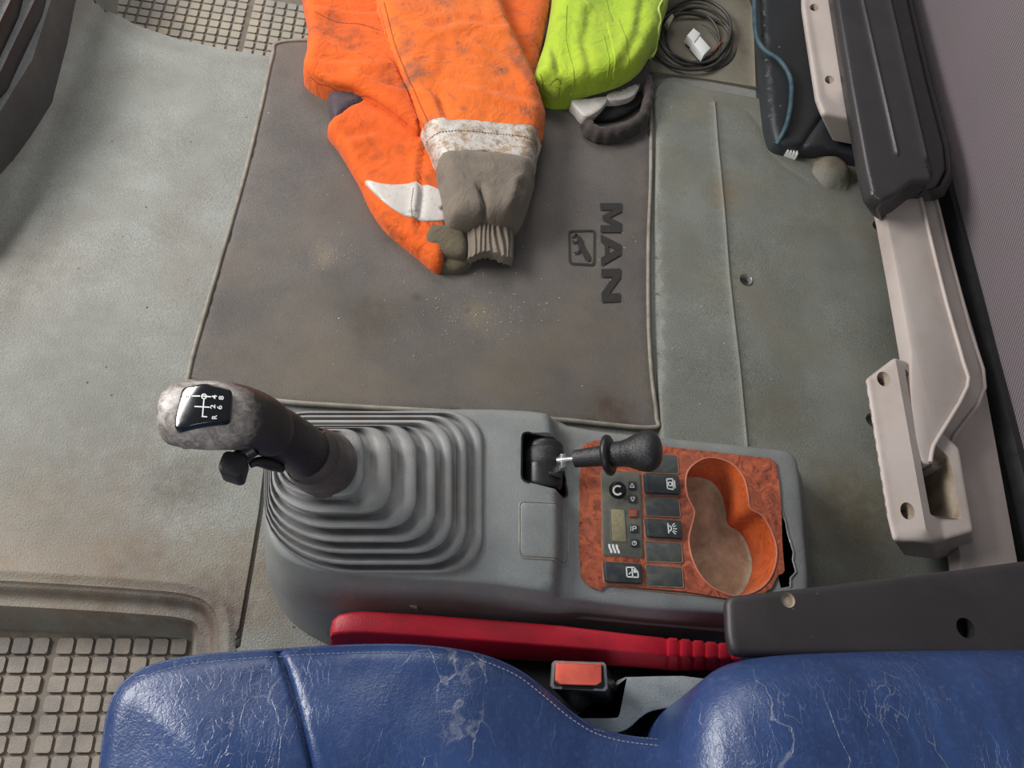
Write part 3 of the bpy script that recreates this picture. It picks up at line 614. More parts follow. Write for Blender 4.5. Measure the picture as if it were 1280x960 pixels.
# ================================================================ GEAR LEVER with rubber boot
gl = thing('gear_lever', P(420, 600, HZ), 'grey gear lever with a scuffed knob, shift pattern plate and folded rubber boot', 'gear lever')
folds = [  # (xl, xr, yt, yb, z, roundness px)
    (330, 604, 514, 717, .156, 50), (331, 584, 519, 706, .170, 50), (333, 566, 525, 692, .183, 46), (335, 545, 533, 678, .196, 44), (337, 521, 531, 661, .209, 40), (340, 490, 534, 642, .224, 34), (346, 455, 536, 621, .240, 28)]
def ringpx(xl, xr, yt, yb, r, z, n=9):
    sk = (yb - yt) * .06; rl = (yb - yt) * .47
    c = [((xl + rl * .6, yt + rl * .35), rl * .6, rl * .35, 180, 270, 1), ((xr - r * .9, yt + r * .8), r * .9, r * .8, 270, 360, 0), ((xr - r * 1.1, yb - r * .9), r * 1.1, r * .9, 0, 90, 0), ((xl + (xr - xl) * .42, yb - (yb - yt) * .42), (xr - xl) * .42, (yb - yt) * .42, 90, 180, 0)]
    out = []
    for (cc, ra, rb, a0, a1, _) in c:
        for k in range(n): t = math.radians(a0 + (a1 - a0) * k / (n - 1)); out.append((cc[0] + ra * math.cos(t), cc[1] + rb * math.sin(t)))
    return PX(out, z)
br = []
seq = []
for i, f in enumerate(folds):
    g = folds[i + 1] if i + 1 < len(folds) else (352, 424, 541, 606, .256, 24)
    xl, xr, yt, yb, z, r = f
    def mixf(t, a=f, b=g): return [a[k] * (1 - t) + b[k] * t for k in range(6)]
    seq.append((xl + 1.5, xr - 5, yt + 3, yb - 5, z - .019 if i else z - .013, r)); seq.append((xl, xr - .5, yt + .5, yb - .5, z - .005, r)); seq.append((xl, xr, yt, yb, z - .001, r))
    seq.append((xl + .8, xr - 2, yt + 1, yb - 2, z + .0018, r)); m5 = mixf(.35); seq.append((m5[0], m5[1], m5[2], m5[3], z + .003, m5[5])); m6 = mixf(.58)
    seq.append((m6[0], m6[1], m6[2], m6[3], z + .0012, m6[5])); m7 = mixf(.78); seq.append((m7[0], m7[1], m7[2], m7[3], z - .0045, m7[5]))
seq += [(352, 424, 541, 606, .250, 24)]
br = [resample(ringpx(a, b, c, d, max(6, r), z), .003)[:0] if False else ringpx(a, b, c, d, max(6, r), z) for a, b, c, d, z, r in seq]
loft('boot', br, m_boot, gl, cap0=False, cap1=True, ang=50)
# worn dark collar, black sleeve and knob
def pt(px, py, z): return P(px, py, z)
sweep('boot_collar', [pt(404, 580, .243), pt(400, 577, .256), pt(396, 574, .268), pt(390, 570, .284), pt(388, 569, .288), pt(384, 566, .286)], [.036, .0335, .0325, .0295, .028, .025], m_bootdark, gl, 28, 3)
sweep('sleeve', [pt(392, 571, .27), pt(380, 564, .298), pt(364, 553, .322), pt(344, 541, .348), pt(325, 533, .365)], [.0255, .0255, .0252, .0248, .0235], m_blackgrain, gl, 28, 4)
kst = [(202, 517, .394, .003), (203, 517, .394, .012), (206, 517, .394, .0205), (216, 517, .3950, .0265), (236, 518, .3965, .0290), (262, 519, .396, .0302), (285, 520, .392, .0298), (305, 523, .386, .0285), (322, 528, .378, .0268), (336, 536, .366, .0255), (341, 539, .360, .0235), (342, 540, .358, .018)]
s = NT('knob_worn'); kpos = P(250, 512, .42)
dk = s.vm('DISTANCE', s.vm('MULTIPLY', s.pos, (.8, 1, .6)), tuple(np.array(kpos) * (.8, 1, .6))); f = s.rng(s.math('ADD', dk, s.math('MULTIPLY', s.noise(70, 5, .7), .02)), .036, .050)
m_knob = s.fin(s.mix(f, s.mix(s.rng(s.noise(90, 5, .7, dist=1.5), .38, .64), lin((186, 178, 172)), lin((124, 116, 112))), lin((50, 44, 44))), .42, s.bump(s.noise(90, 5), .0008))
sweep('knob', [pt(a, b, z) for a, b, z, r in kst], [r for *_, r in kst], m_knob, gl, 36, 3, rad2=[r * .86 for *_, r in kst])
# shift pattern plate
pq = [(226, 480, .4265), (256, 477, .4275), (291, 489, .4215), (290, 500, .422), (288, 529, .4185), (218, 537, .4205), (218, 522, .422)]
pk0 = P(264, 505, .426)
def plz(q): return .4268 - 8 * (q[:, 0] - pk0[0]) ** 2 - 4 * (q[:, 1] - pk0[1]) ** 2
pw = ccw(resample(rpoly(PX(pq, .423)[:, :2], .004, 4), .002))
plate = region('shift_plate', pw, lambda q: plz(q) - .0008 * (1 - quarter(dist(q, pw), .0012)), .003, m_gloss, gl, rings=(.0004, .0012), skirt=.008)
def pz_(x, y): return float(plz(np.array([P(x, y, .425)[:2]]))[0])
def pseg(x0, y0, x1, y1, wd=1.5):
    q_ = stroke((x0, y0), (x1, y1), wd); return [tuple(v) for v in q_]
pls = [pseg(252, 500 - 5, 264, 496), pseg(240, 495, 250, 495), pseg(255, 498, 253, 521), pseg(243, 508, 262, 509), pseg(252, 520.5, 259, 521)]
for a in arc((255, 495.5), 3.0, 0, 360, 1.3, 14): pls.append([tuple(v) for v in a])
bm = bmesh.new()
for pl in pls: bm.faces.new([bm.verts.new(P(x, y, pz_(x, y) + .0003)) for x, y in pl])
bm.verts.index_update(); mk('shift_lines', [tuple(v.co) for v in bm.verts], [[v.index for v in f_.verts] for f_ in bm.faces], m_white, plate, 0); bm.free()
for ch, cx, cy in (('4', 268, 496.5), ('8', 276.5, 497.5), ('2', 266, 508.5), ('6', 274.5, 509.5), ('R', 268, 521.5), ('3', 235, 495.5)):
    w_, h_ = 2.5, 3.2                       # tops of the figures point to the left of the picture
    q_ = [(cx + h_, cy + w_), (cx + h_, cy - w_), (cx - h_, cy - w_), (cx - h_, cy + w_)]
    text('shift_figure', ch, [P(x, y, pz_(x, y)) for x, y in q_], m_white, plate, .0003, .02)
# range selector flap under the knob and its guard
fl_ = [P(281, 569, .372), P(309, 577, .372), P(302, 600, .36), P(275, 592, .36)]
slab('range_switch', PX([(282, 566), (311, 573), (304, 599), (297, 601), (276, 594), (274, 586)], .375), .384, .362, .0022, m_black, gl, .006, 5)
sweep('switch_stem', [P(293, 575, .372), P(305, 568, .375), P(318, 560, .378)], .007, m_black, gl, 12, 2)
sweep('guard', [P(312, 581, .352), P(322, 577, .352), P(338, 580, .34), P(352, 586, .325)], [.0035, .0045, .006, .004], m_blackgrain, gl, 10, 3)
sweep('knob_button', [P(222, 553, .385), P(232, 555, .384), P(243, 558, .382)], [.002, .0045, .002], m_knob, gl, 14, 4)

# ================================================================ PARKING BRAKE LEVER
pb = thing('parking_brake_lever', P(683, 578, HZ), 'black parking brake lever with collar ring and bulbous knob, in the console hump', 'brake lever')
bq = rpoly(brake_hole[::1], .001, 1)
bz0 = float(np.mean(con_z(brake_hole)))
rim1 = inset(brake_hole, -.0012); rim2 = inset(brake_hole, .0012)
loft('housing', [np.column_stack((rim1, con_z(rim1) - .002)), np.column_stack((rim1, con_z(rim1) + .0015)), np.column_stack((rim2, con_z(rim2) + .0008)), np.column_stack((rim2, con_z(rim2) - .030))], m_gloss, pb, cap0=False, cap1=True)
# drum: half cylinder with axis along Y
a0 = P(657, 578, bz0); a1 = P(706, 578, bz0); cx_, rr_ = (a0[0] + a1[0]) / 2, (a1[0] - a0[0]) / 2; y0, y1 = P(683, 609, bz0)[1], P(680, 549, bz0)[1]
def drum(name, ya, yb, r, m_, sq=.62, dx=0):
    th = np.linspace(0, math.pi, 17); rgs = []
    for y_, k in ((ya, .86), (ya + .003, .97), (ya + .006, 1), (yb - .006, 1), (yb - .003, .97), (yb, .86)):
        rgs.append(np.column_stack((cx_ + dx + np.cos(th) * r * k, np.full(17, y_), bz0 - .009 + np.sin(th) * r * (sq + .08) * k)))
    return loft(name, rgs, m_, pb, closed=True, ang=45)
drum('drum', y0, y1, rr_ * .98, m_black)
ym = (P(680, 557, bz0)[1], P(680, 582, bz0)[1]); drum('drum_band', ym[1], ym[0], rr_ * 1.03, m_blackgrain, .65)
slab('drum_slot', PX([(686, 590), (702, 593), (701, 598), (686, 594)], bz0 + .008), bz0 + .0105, bz0, .001, m_black, pb)
L0 = np.array(P(697, 576, bz0 + .010)); L1 = np.array(P(824, 562, .222)); Ld = L1 - L0
def along(t): return L0 + Ld * t
pxs = S(760, 570, .19)
sweep('lever_rod', [along(0), along(.06), along(.12), along(.2)], [.0042, .0042, .0034, .0034], m_silver, pb, 12, 2)
slab('rod_nut', PX([(700, 568), (707, 568), (708, 585), (701, 586)], bz0 + .014), bz0 + .017, bz0 + .004, .001, m_silver, pb)
sweep('sleeve', [along(.175), along(.18), along(.30), along(.46)], [.008, .0108, .0118, .0128], m_blackgrain, pb, 24, 1)
rgc = along(.515); ax = nrm(Ld); disc_stack('collar_ring', rgc, ax, [(-.0052, .012), (-.0052, .0195), (-.003, .0238), (0, .0252), (.003, .0238), (.0052, .0195), (.0052, .012)], m_black, pb, 36, 60)
sweep('knob_neck', [along(.50), along(.56), along(.66), along(.70)], [.0125, .0150, .0158, .0160], m_blackgrain, pb, 26, 1)
sweep('knob', [along(t) for t in (.655, .66, .70, .76, .83, .90, .96, 1.0, 1.02, 1.025)], [.012, .0158, .0172, .0205, .0242, .0252, .0225, .0165, .0090, .001], m_blackgrain, pb, 30, 3, rad2=[.012, .0158, .0168, .0190, .0205, .0205, .0180, .0130, .007, .001])

# ================================================================ RED LEVER beside the seat
st = [  # px x, back edge y, ridge y, lower y
    (413, 786, 797, 812), (416, 775, 792, 812), (424, 768, 791, 813), (440, 765, 790, 814), (456, 764, 790, 815), (520, 768, 794, 817), (600, 774, 800, 820), (700, 782, 808, 826), (790, 793, 815, 832), (828, 797, 819, 835)]
x_ = 832
while x_ < 925: st += [(x_, 798.5 + (x_ - 832) * .10, 819 + (x_ - 832) * .05, 836, 1), (x_ + 2.5, 798.5 + (x_ - 832) * .10, 819 + (x_ - 832) * .05, 836, 1), (x_ + 4, 797 + (x_ - 832) * .10, 819 + (x_ - 832) * .05, 836), (x_ + 14, 797.5 + (x_ - 832) * .10, 820 + (x_ - 832) * .05, 837)]; x_ += 16
rings_ = []
for i, s_ in enumerate(st):
    x, a, b, c = s_[:4]; dz = .0035 if len(s_) > 4 else 0; k = [.012, .006, .003, .001, 0][i] if i < 5 else 0
    zt = .118 - k - dz; pts = [P(x, a + 2, zt - .028), P(x, a, zt - .004), P(x, a + 1.5, zt - .0008), P(x, a + 4, zt), P(x, b - 2.5, zt + .001), P(x, b + .5, zt), P(x + 1, b + 2.5, zt - .003), P(x, c, zt - .022), P(x, c + 2, zt - .034)]
    if dz: pts[6] = P(x + 1, b + 1, zt - .003)
    rings_.append(np.array(pts))
red = loft('red_lever', rings_, m_red, None, ang=50)
tag(red, 'long red plastic lever with a ribbed grip end lying between console and blue seat', 'lever')

# ================================================================ SEAT
seat = thing('driver_seat', (P(500, 900, .1)[0], P(500, 900, .1)[1], -.05), 'blue leather seat with cracked creases and a black side trim, at the bottom edge', 'seat')
cpx = [(112, 1080), (122, 1000), (130, 930), (138, 885), (152, 858), (178, 838), (215, 826), (262, 819), (350, 813), (430, 808), (500, 807), (556, 811), (606, 821), (648, 839), (685, 867), (716, 893), (745, 911), (785, 921), (850, 928), (920, 934), (960, 1000), (950, 1240), (600, 1280), (200, 1270), (130, 1180)]
CZE = .165; cw = cr(PX(cpx, CZE), 5); cw2 = ccw(cw)[:, :2]; sm = PX([(347, 812), (356, 830), (366, 858), (378, 900), (388, 940), (400, 1000), (412, 1080), (420, 1200)], CZE)[:, :2]
def cush_z(q):
    d = dist(q, cw2); z = CZE + .018 * quarter(d, .018) + .026 * sst(d / .11) + .0015 * nz(q, 22, 3) * sst(d / .02) + .003 * nz(q, 9, 7) * sst(d / .03)
    return z - .007 * np.exp(-(dist(q, sm, False) / .0028) ** 2)
low_ = np.column_stack((inset(cw2, .006), np.full(len(cw2), .12))); lw2 = np.column_stack((inset(cw2, .012), np.full(len(cw2), .02)))
cushion = region('cushion', cw2, cush_z, .0075, m_leather, seat, rings=(.0006, .002, .0045, .008, .013), lines=[(sm, .005)], skirt=[low_, lw2], ang=70)
i0 = inset(cw2, .0045); 
sweep('piping', np.column_stack((inset(cw2, .001), np.full(len(cw2), CZE + .004))), .0022, m_piping, cushion, 8, 1, True)
sl = resample(cr(PX([(600, 824), (645, 843), (682, 871), (712, 896), (745, 916), (785, 927), (850, 934), (900, 938)], CZE + .018), 6, False), .004, False); sl2 = sl[:, :2]
stitches('stitching', np.column_stack((sl2, cush_z(sl2) + .0002)), m_thread, cushion)
sl2 = resample(cr(PX([(745, 911), (785, 918.5), (850, 925.5), (900, 930)], CZE + .018), 6, False), .004, False)[:, :2]; stitches('stitching', np.column_stack((sl2, cush_z(sl2) + .0002)), m_thread, cushion)
sl2 = resample(cr(PX([(158, 862), (182, 846), (217, 834), (262, 827), (345, 820), (430, 816), (500, 815), (556, 819)], CZE + .018), 6, False), .004, False)[:, :2]; stitches('stitching', np.column_stack((sl2, cush_z(sl2) + .0002)), m_thread, cushion, wd=.0003)
# bolster of the backrest, nearer the camera
bpx = [(838, 1080), (842, 1000), (845, 950), (852, 905), (864, 870), (886, 843), (918, 828), (970, 820), (1060, 816), (1160, 814), (1300, 814), (1460, 820), (1600, 960), (1560, 1240), (1150, 1300), (880, 1240)]
BZE = .27; bw = ccw(cr(PX(bpx, BZE), 5))[:, :2]
def bol_z(q):
    d = dist(q, bw); fold = nz(q * np.array((9, 2)), 6, 4)
    return BZE + .060 * quarter(d, .075) + .0025 * fold * sst(d / .03) + .02 * sst(d / .16) + .003 * nz(q, 12, 8) * sst(d / .03)
region('backrest_bolster', bw, bol_z, .0085, m_leather, seat, rings=(.0006, .0025, .006, .011, .018), skirt=[np.column_stack((inset(bw, .01), np.full(len(bw), .2))), np.column_stack((inset(bw, .03), np.full(len(bw), .05)))], ang=70)
# black plastic side trim with two recesses
TZ = .265
trim_px = [(909, 750), (914, 744), (1000, 735), (1100, 723), (1200, 711), (1330, 694), (1340, 830), (1200, 822), (1060, 820), (930, 820), (916, 816), (911, 795)]
tr_ = ccw(PX(trim_px, TZ)[:, :2]); tr_ = resample(rpoly(tr_, .008, 3), .005)
def under(ol, zt, zb, k=1.15):
    c = np.mean(ol, 0)[:2]; f = (CZ - zb) / (CZ - zt) - 1
    return np.column_stack((inset(ol, .004 * k) + c * f * k, np.full(len(ol), zb)))
def circ(px, py, z, r, n=18): c = P(px, py, z); t = np.linspace(0, 2 * math.pi, n, endpoint=False); return np.column_stack((c[0] + r * np.cos(t), c[1] + r * np.sin(t)))
rp_ = S(985, 750, TZ)
h1, h2 = circ(985, 750, TZ, 9.5 * rp_), circ(1207, 785, TZ, 13 * rp_)
trm = region('side_trim', tr_, lambda q: TZ - .006 + .006 * quarter(dist(q, tr_), .008), .010, m_trim, seat, holes=[h1, h2], rings=(.0008, .003, .006, .009), skirt=[np.column_stack((inset(tr_, .0005) + np.array((.002, .0)), np.full(len(tr_), TZ - .016))), under(tr_, TZ, TZ - .10, 1.5)], ang=60)
for (h, dd, mm) in ((h1, .003, m_creamdirty), (h2, .016, m_black)):
    loft('recess_cup', [np.column_stack((h, np.full(len(h), TZ))), np.column_stack((inset(h, .0006), np.full(len(h), TZ - dd * .5))), np.column_stack((inset(h, .0012), np.full(len(h), TZ - dd)))], mm, trm, cap0=False, ang=30)
sc = P(1210, 788, TZ - .016); disc_stack('screw_head', sc, (0, 0, 1), [(0, .0045), (.003, .0042), (.004, .003)], m_screw, trm, 12)
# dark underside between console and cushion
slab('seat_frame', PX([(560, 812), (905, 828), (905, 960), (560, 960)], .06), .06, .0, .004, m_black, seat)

# seat belt buckle
bk = thing('seat_belt_buckle', P(745, 880, .07), 'black seat belt buckle with an orange red release button, between red lever and blue cushion', 'seat belt buckle')
T = [(690, 829), (693, 826), (754, 828), (757, 831), (759, 860), (756, 864), (691, 861), (688, 858)]
Bt = [(712, 862), (716, 856), (762, 850), (770, 856), (772, 886), (765, 894), (722, 890), (714, 884)]
def lerp2(t, z): return np.array([P(a[0] * (1 - t) + b[0] * t, a[1] * (1 - t) + b[1] * t, z) for a, b in zip(T, Bt)])
tt = lerp2(0, .150); ct = tt.mean(0)
loft('buckle_body', [lerp2(1, .08), lerp2(.75, .10), lerp2(.3, .128), lerp2(.08, .145), tt, ct + (tt - ct) * np.array((.95, .92, 1)) + np.array((0, 0, .0012))], m_black, bk, ang=50)
fo = rpoly(tt, .002, 2); 
fr1 = ct + (tt - ct) * np.array((1.0, 1.0, 1)); fr2 = ct + (tt - ct) * np.array((.90, .86, 1))
loft('metal_frame', [fr1 - np.array((0, 0, .003)), fr1 + np.array((0, 0, .0016)), fr2 + np.array((0, 0, .0022)), fr2 - np.array((0, 0, .001))], m_silver, bk, cap0=False, cap1=False, ang=30)
slab('release_button', PX([(695, 828), (751, 830), (751, 853), (745, 857), (700, 856), (694, 851)], .153), .157, .148, .0015, m_buckred, bk, .001, 2)
slab('tongue_slot', PX([(703, 857), (742, 858), (742, 862), (703, 861)], .153), .1535, .148, .0003, m_hole, bk)

# cast grey bracket
brp = [(776, 856), (782, 848), (792, 846), (880, 848), (890, 884), (848, 884), (828, 886), (812, 890), (800, 898), (788, 909), (776, 915), (760, 917), (742, 913), (716, 897), (730, 896), (766, 896), (773, 892), (775, 875)]
bo = ccw(cr(PX(brp, .115), 3)[:, :2]); brk_o = slab('belt_bracket', bo, .115, .08, .0014, m_bracket, None)
tag(brk_o, 'light grey cast metal bracket right of the seat belt buckle', 'bracket')

# ================================================================ BUNK WALL and its folding strut
X0 = P(1228, 430, .08)[0]; print('bunk x', X0, P(1169, 230, .08)[0], P(1283, 700, .08)[0])
ya, yb = P(1283, 760, .08)[1], P(1120, -90, .08)[1]
prof = [(.018, -.02), (.018, .06), (.020, .12), (.026, .20), (.034, .26), (.052, .32), (.085, .37), (.13, .41), (.20, .44), (.32, .46)]
pr = cr(prof, 4, False); rg = []
for y_ in np.linspace(ya, yb, 60): rg.append(np.array([(X0 + a + .0015 * noise.noise(Vector((a * 20, y_ * 9, b * 8))), y_, b) for a, b in pr]))
bunk = loft('wall_bunk', rg, m_wall, None, cap0=False, cap1=False, closed=False, ang=60)
tag(bunk, 'purple grey ribbed cloth on the bunk side along the right edge', 'wall', kind='structure')
gs = loft('rubber_gasket', [np.array([(X0 + .002, y_, -.0), (X0 + .002, y_, .07), (X0 + .008, y_, .086), (X0 + .017, y_, .088), (X0 + .021, y_, .07), (X0 + .021, y_, .0)]) for y_ in (ya, yb)], m_black, bunk, ang=40)

cr_b = thing('bunk_strut', P(1150, 560, .0), 'cream plastic folding bunk strut with two arms in a screwed lower bracket', 'folding strut')
slab('base_rail', PX([(1096, 150), (1140, 150), (1223, 430), (1276, 720), (1203, 720), (1188, 600), (1140, 380)], .075), .075, .05, .003, m_cream, cr_b)
def arm(name, px, z, th, parent=cr_b, bev=.004): return slab(name, rpoly(PX(px, z)[:, :2], .006, 3), z, z - th, bev, m_cream, parent)
arm('rear_arm', [(1140, 180), (1158, 200), (1168, 232), (1190, 320), (1214, 410), (1233, 485), (1232, 492), (1196, 545), (1188, 570), (1176, 588), (1164, 584), (1160, 520), (1130, 330)], .095, .03)
fa = [(1084, 180), (1138, 190), (1148, 232), (1166, 305), (1186, 385), (1206, 455), (1212, 486), (1176, 546), (1168, 560), (1164, 582), (1152, 578), (1142, 550), (1139, 505), (1139, 440), (1122, 345), (1106, 262)]
arm('front_arm', fa, .125, .028)
sweep('arm_lip', PX([(1146, 228), (1164, 302), (1184, 382), (1204, 452), (1209, 484), (1174, 545), (1166, 560), (1163, 578)], .1265), .0032, m_cream, cr_b, 8, 3)
sweep('rear_arm_lip', PX([(1166, 232), (1188, 320), (1212, 410), (1231, 485), (1194, 543), (1186, 566), (1175, 584)], .0965), .003, m_cream, cr_b, 8, 3)
pv = P(1153, 556, .10); disc_stack('pivot_disc', pv, (.9, .05, .45), [(-.002, .024), (.004, .024), (.006, .021)], m_cream, cr_b, 28)
pv = P(1176, 562, .085); disc_stack('pivot_disc', pv, (.9, .05, .45), [(-.003, .025), (.004, .025), (.006, .022)], m_cream, cr_b, 28)
# lower bracket: frame with slot
bo_ = ccw(PX([(1090, 468), (1119, 446), (1140, 447), (1146, 470), (1170, 520), (1208, 556), (1227, 662), (1172, 678), (1126, 672), (1118, 640)], .13)[:, :2]); bo_ = resample(rpoly(bo_, .005, 3), .003)
slot = ccw(PX([(1134, 458), (1141, 462), (1150, 490), (1172, 548), (1194, 568), (1210, 646), (1166, 642), (1158, 600)], .13)[:, :2]); slot = rpoly(slot, .003, 2)
bh = [ccw(circ(1108, 471, .13, .0085, 16) ), ccw(circ(1138, 637, .13, .0085, 16))]
for h in bh:
    c = h.mean(0); h[:] = c + (h - c) * (1, 1.45)
lefty = P(1090, 468, .13)[0]; ridge = PX([(1119, 447), (1157, 660)], .13)[:, :2]
def brz(q): s_ = left_of(q, ridge[::-1]); s_ = left_of(q, ridge); return .13 - np.clip(np.abs(s_) * .35, 0, .012) * 1.0 - .005 + .005 * quarter(dist(q, bo_), .006)
lb = region('lower_bracket', bo_, brz, .0045, m_cream, cr_b, holes=[slot] + bh, rings=(.0008, .0025, .006), lines=[(ridge, .002)], skirt=[np.column_stack((inset(bo_, .001), np.full(len(bo_), .112))), np.column_stack((inset(bo_, .003) + np.array((.055, .0)), np.full(len(bo_), .05)))], ang=30)
loft('slot_wall', [np.column_stack((slot, brz(slot))), np.column_stack((inset(slot, .001), np.full(len(slot), .055)))], m_creamdirty, lb, cap0=False, ang=30)
for h in bh:
    loft('screw_recess', [np.column_stack((h, brz(h))), np.column_stack((inset(h, .001), np.full(len(h), .108)))], m_creamdirty, lb, cap0=False, ang=30)
    c = h.mean(0); disc_stack('screw_head', (c[0], c[1], .109), (0, 0, 1), [(0, .0055), (.004, .0052), (.006, .003)], m_screw, lb, 12)
# upper bracket and black pad
ub = ccw(PX([(1006, -70), (1008, 0), (1014, 40), (1026, 115), (1034, 135), (1070, 142), (1110, 142), (1090, -70)], .13)[:, :2]); ub = resample(rpoly(ub, .006, 3), .003)
bh2 = [ccw(circ(1021, 4, .13, .0075, 16)), ccw(circ(1040, 95, .13, .0075, 16))]
for h in bh2:
    c = h.mean(0); h[:] = c + (h - c) * (1, 1.4)
rdg = PX([(1022, -70), (1058, 110)], .13)[:, :2]
def ubz(q): return .125 - np.clip(np.abs(dist(q, rdg, False)) * .35, 0, .012) + .005 * quarter(dist(q, ub), .006)
up_ = region('upper_bracket', ub, ubz, .005, m_cream, cr_b, holes=bh2, rings=(.0008, .0025, .006), lines=[(rdg, .002)], skirt=[np.column_stack((inset(ub, .001), np.full(len(ub), .108))), np.column_stack((inset(ub, .003) + np.array((.055, .01)), np.full(len(ub), .05)))], ang=30)
for h in bh2:
    loft('screw_recess', [np.column_stack((h, ubz(h))), np.column_stack((inset(h, .001), np.full(len(h), .10)))], m_creamdirty, up_, cap0=False, ang=30)
    c = h.mean(0); disc_stack('screw_head', (c[0], c[1], .101), (0, 0, 1), [(0, .006), (.004, .0056), (.006, .003)], m_screw, up_, 12)
pp_ = ccw(PX([(1030, -100), (1044, 0), (1062, 110), (1080, 210), (1088, 244), (1103, 253), (1120, 245), (1140, 229), (1172, 228), (1186, 222), (1197, 200), (1194, 170), (1172, 90), (1150, 0), (1128, -100)], .17)[:, :2]); pp_ = resample(rpoly(pp_, .006, 3), .004)
g1 = PX([(1064, -60), (1120, 192)], .175)[:, :2]; g2 = PX([(1098, -60), (1157, 196)], .175)[:, :2]
xr_ = g2
def padz(q):
    z = .165 + .010 * quarter(dist(q, pp_), .008)
    a = left_of(q, g1); b = left_of(q, g2); s1 = dist(q, g1, False); s2 = dist(q, g2, False)
    z += .004 * np.exp(-(s1 / .003) ** 2)
    right = np.abs(s2) * (np.sign(b) == np.sign(left_of(np.array([P(1185, 60, .17)[:2]]), g2)[0]))
    return z + .003 * np.exp(-(s2 / .004) ** 2) - np.clip(right * .9, 0, .03)
pad = region('grip_pad', pp_, padz, .0055, m_pad, cr_b, rings=(.0008, .0025, .005, .008), lines=[(g1, .005), (g2, .006)], skirt=[np.column_stack((inset(pp_, .0), np.full(len(pp_), .150))), np.column_stack((inset(pp_, .003) + np.array((.035, .01)), np.full(len(pp_), .115)))], ang=60)

# ================================================================ black cover, hose, clip, cable coil
cvp = ccw(cr(PX([(944, -80), (948, 0), (952, 60), (957, 128), (964, 168), (975, 182), (1002, 187), (1042, 190), (1080, 199), (1110, 190), (1120, -80)], .03), 4)[:, :2])
ed = PX([(1000, 188), (1015, 165), (1040, 130), (1060, 100)], .04)[:, :2]
cov = region('wheel_arch_cover', cvp, lambda q: .028 + .012 * quarter(dist(q, cvp), .01) - .006 * np.exp(-(dist(q, ed, False) / .006) ** 2) + .003 * nz(q, 12, 2), .007, m_cover, None, rings=(.001, .003, .007), lines=[(ed, .008)], skirt=[np.column_stack((inset(cvp, -.003), np.full(len(cvp), -.005)))])
tag(cov, 'black scuffed plastic cover on the floor left of the cream upper bracket', 'cover')
hs = sweep('hose', PX([(940, -80, .046), (943, 0, .046), (945, 42, .046), (955, 62, .048), (975, 76, .05), (988, 98, .05), (989, 125, .05), (985, 150, .048), (979, 166, .044), (971, 180, .030)], 0), .0048, m_blue, None, 12, 6)
tag(hs, 'blue grey corrugated hose curving over the black floor cover', 'hose')
V = []; Fc = []
clip_ = thing('cable_clip', P(991, 190, .01), 'small white toothed plastic clip at the lower edge of the black cover', 'clip')
slab('clip_base', PX([(984, 184), (999, 190), (997, 195), (983, 190)], .022), .022, .011, .0008, m_whitepl, clip_)
for k in range(4): slab('tooth', PX([(985 + k * 3.6, 182.5 + k * 1.4), (987.2 + k * 3.6, 183.4 + k * 1.4), (986.2 + k * 3.6, 189 + k * 1.4), (984.2 + k * 3.6, 188 + k * 1.4)], .026), .026, .019, .0004, m_whitepl, clip_)
coil = thing('cable_coil', P(868, 45, -.01), 'coil of black cable with a white plug, right of the lime garment', 'cable')
for k, (cx, cy, rx, ry, zz, ph) in enumerate([(868, 50, 52, 44, .0, 0), (866, 48, 48, 40, .006, .4), (870, 46, 44, 37, .003, 1), (862, 52, 50, 36, .010, 2), (872, 44, 40, 34, .012, 3), (864, 46, 36, 30, .008, 4), (868, 40, 46, 40, .014, 5), (856, 58, 44, 28, .002, 2.4)]):
    pts = [P(cx + rx * math.cos(t + ph) * (1 + .04 * math.sin(3 * t + k)), cy + ry * math.sin(t + ph) * (1 + .05 * math.cos(2 * t + k)), zz + .004 * math.sin(2 * t + k)) for t in np.linspace(0, 2 * math.pi, 26, endpoint=False)]
    sweep('cable_loop', pts, .0028 if k % 3 else .0034, m_cable, coil, 8, 2, True)
sweep('cable_tail', PX([(900, 62, .004), (912, 74, .002), (922, 90, -.004), (928, 104, -.008), (929, 114, -.009)], 0), [.0018, .0016, .0013, .001, .0006], m_cable, coil, 6, 4)
sweep('inner_wire', PX([(872, 60, .012), (884, 66, .012), (894, 62, .01), (903, 50, .008)], 0), .0012, m_redbtn, coil, 6, 4)
pl_ = slab('white_plug', PX([(858, 46), (866, 37), (875, 44), (867, 55)], .022), .026, .010, .0012, m_whitepl, coil)
slab('white_plug', PX([(865, 54), (873, 44), (888, 61), (879, 70)], .022), .024, .008, .0012, m_whitepl, coil)
slab('cable_tag', PX([(832, 26), (840, 17), (843, 20), (836, 33)], .03), .03, .02, .001, m_creamdirty, coil)

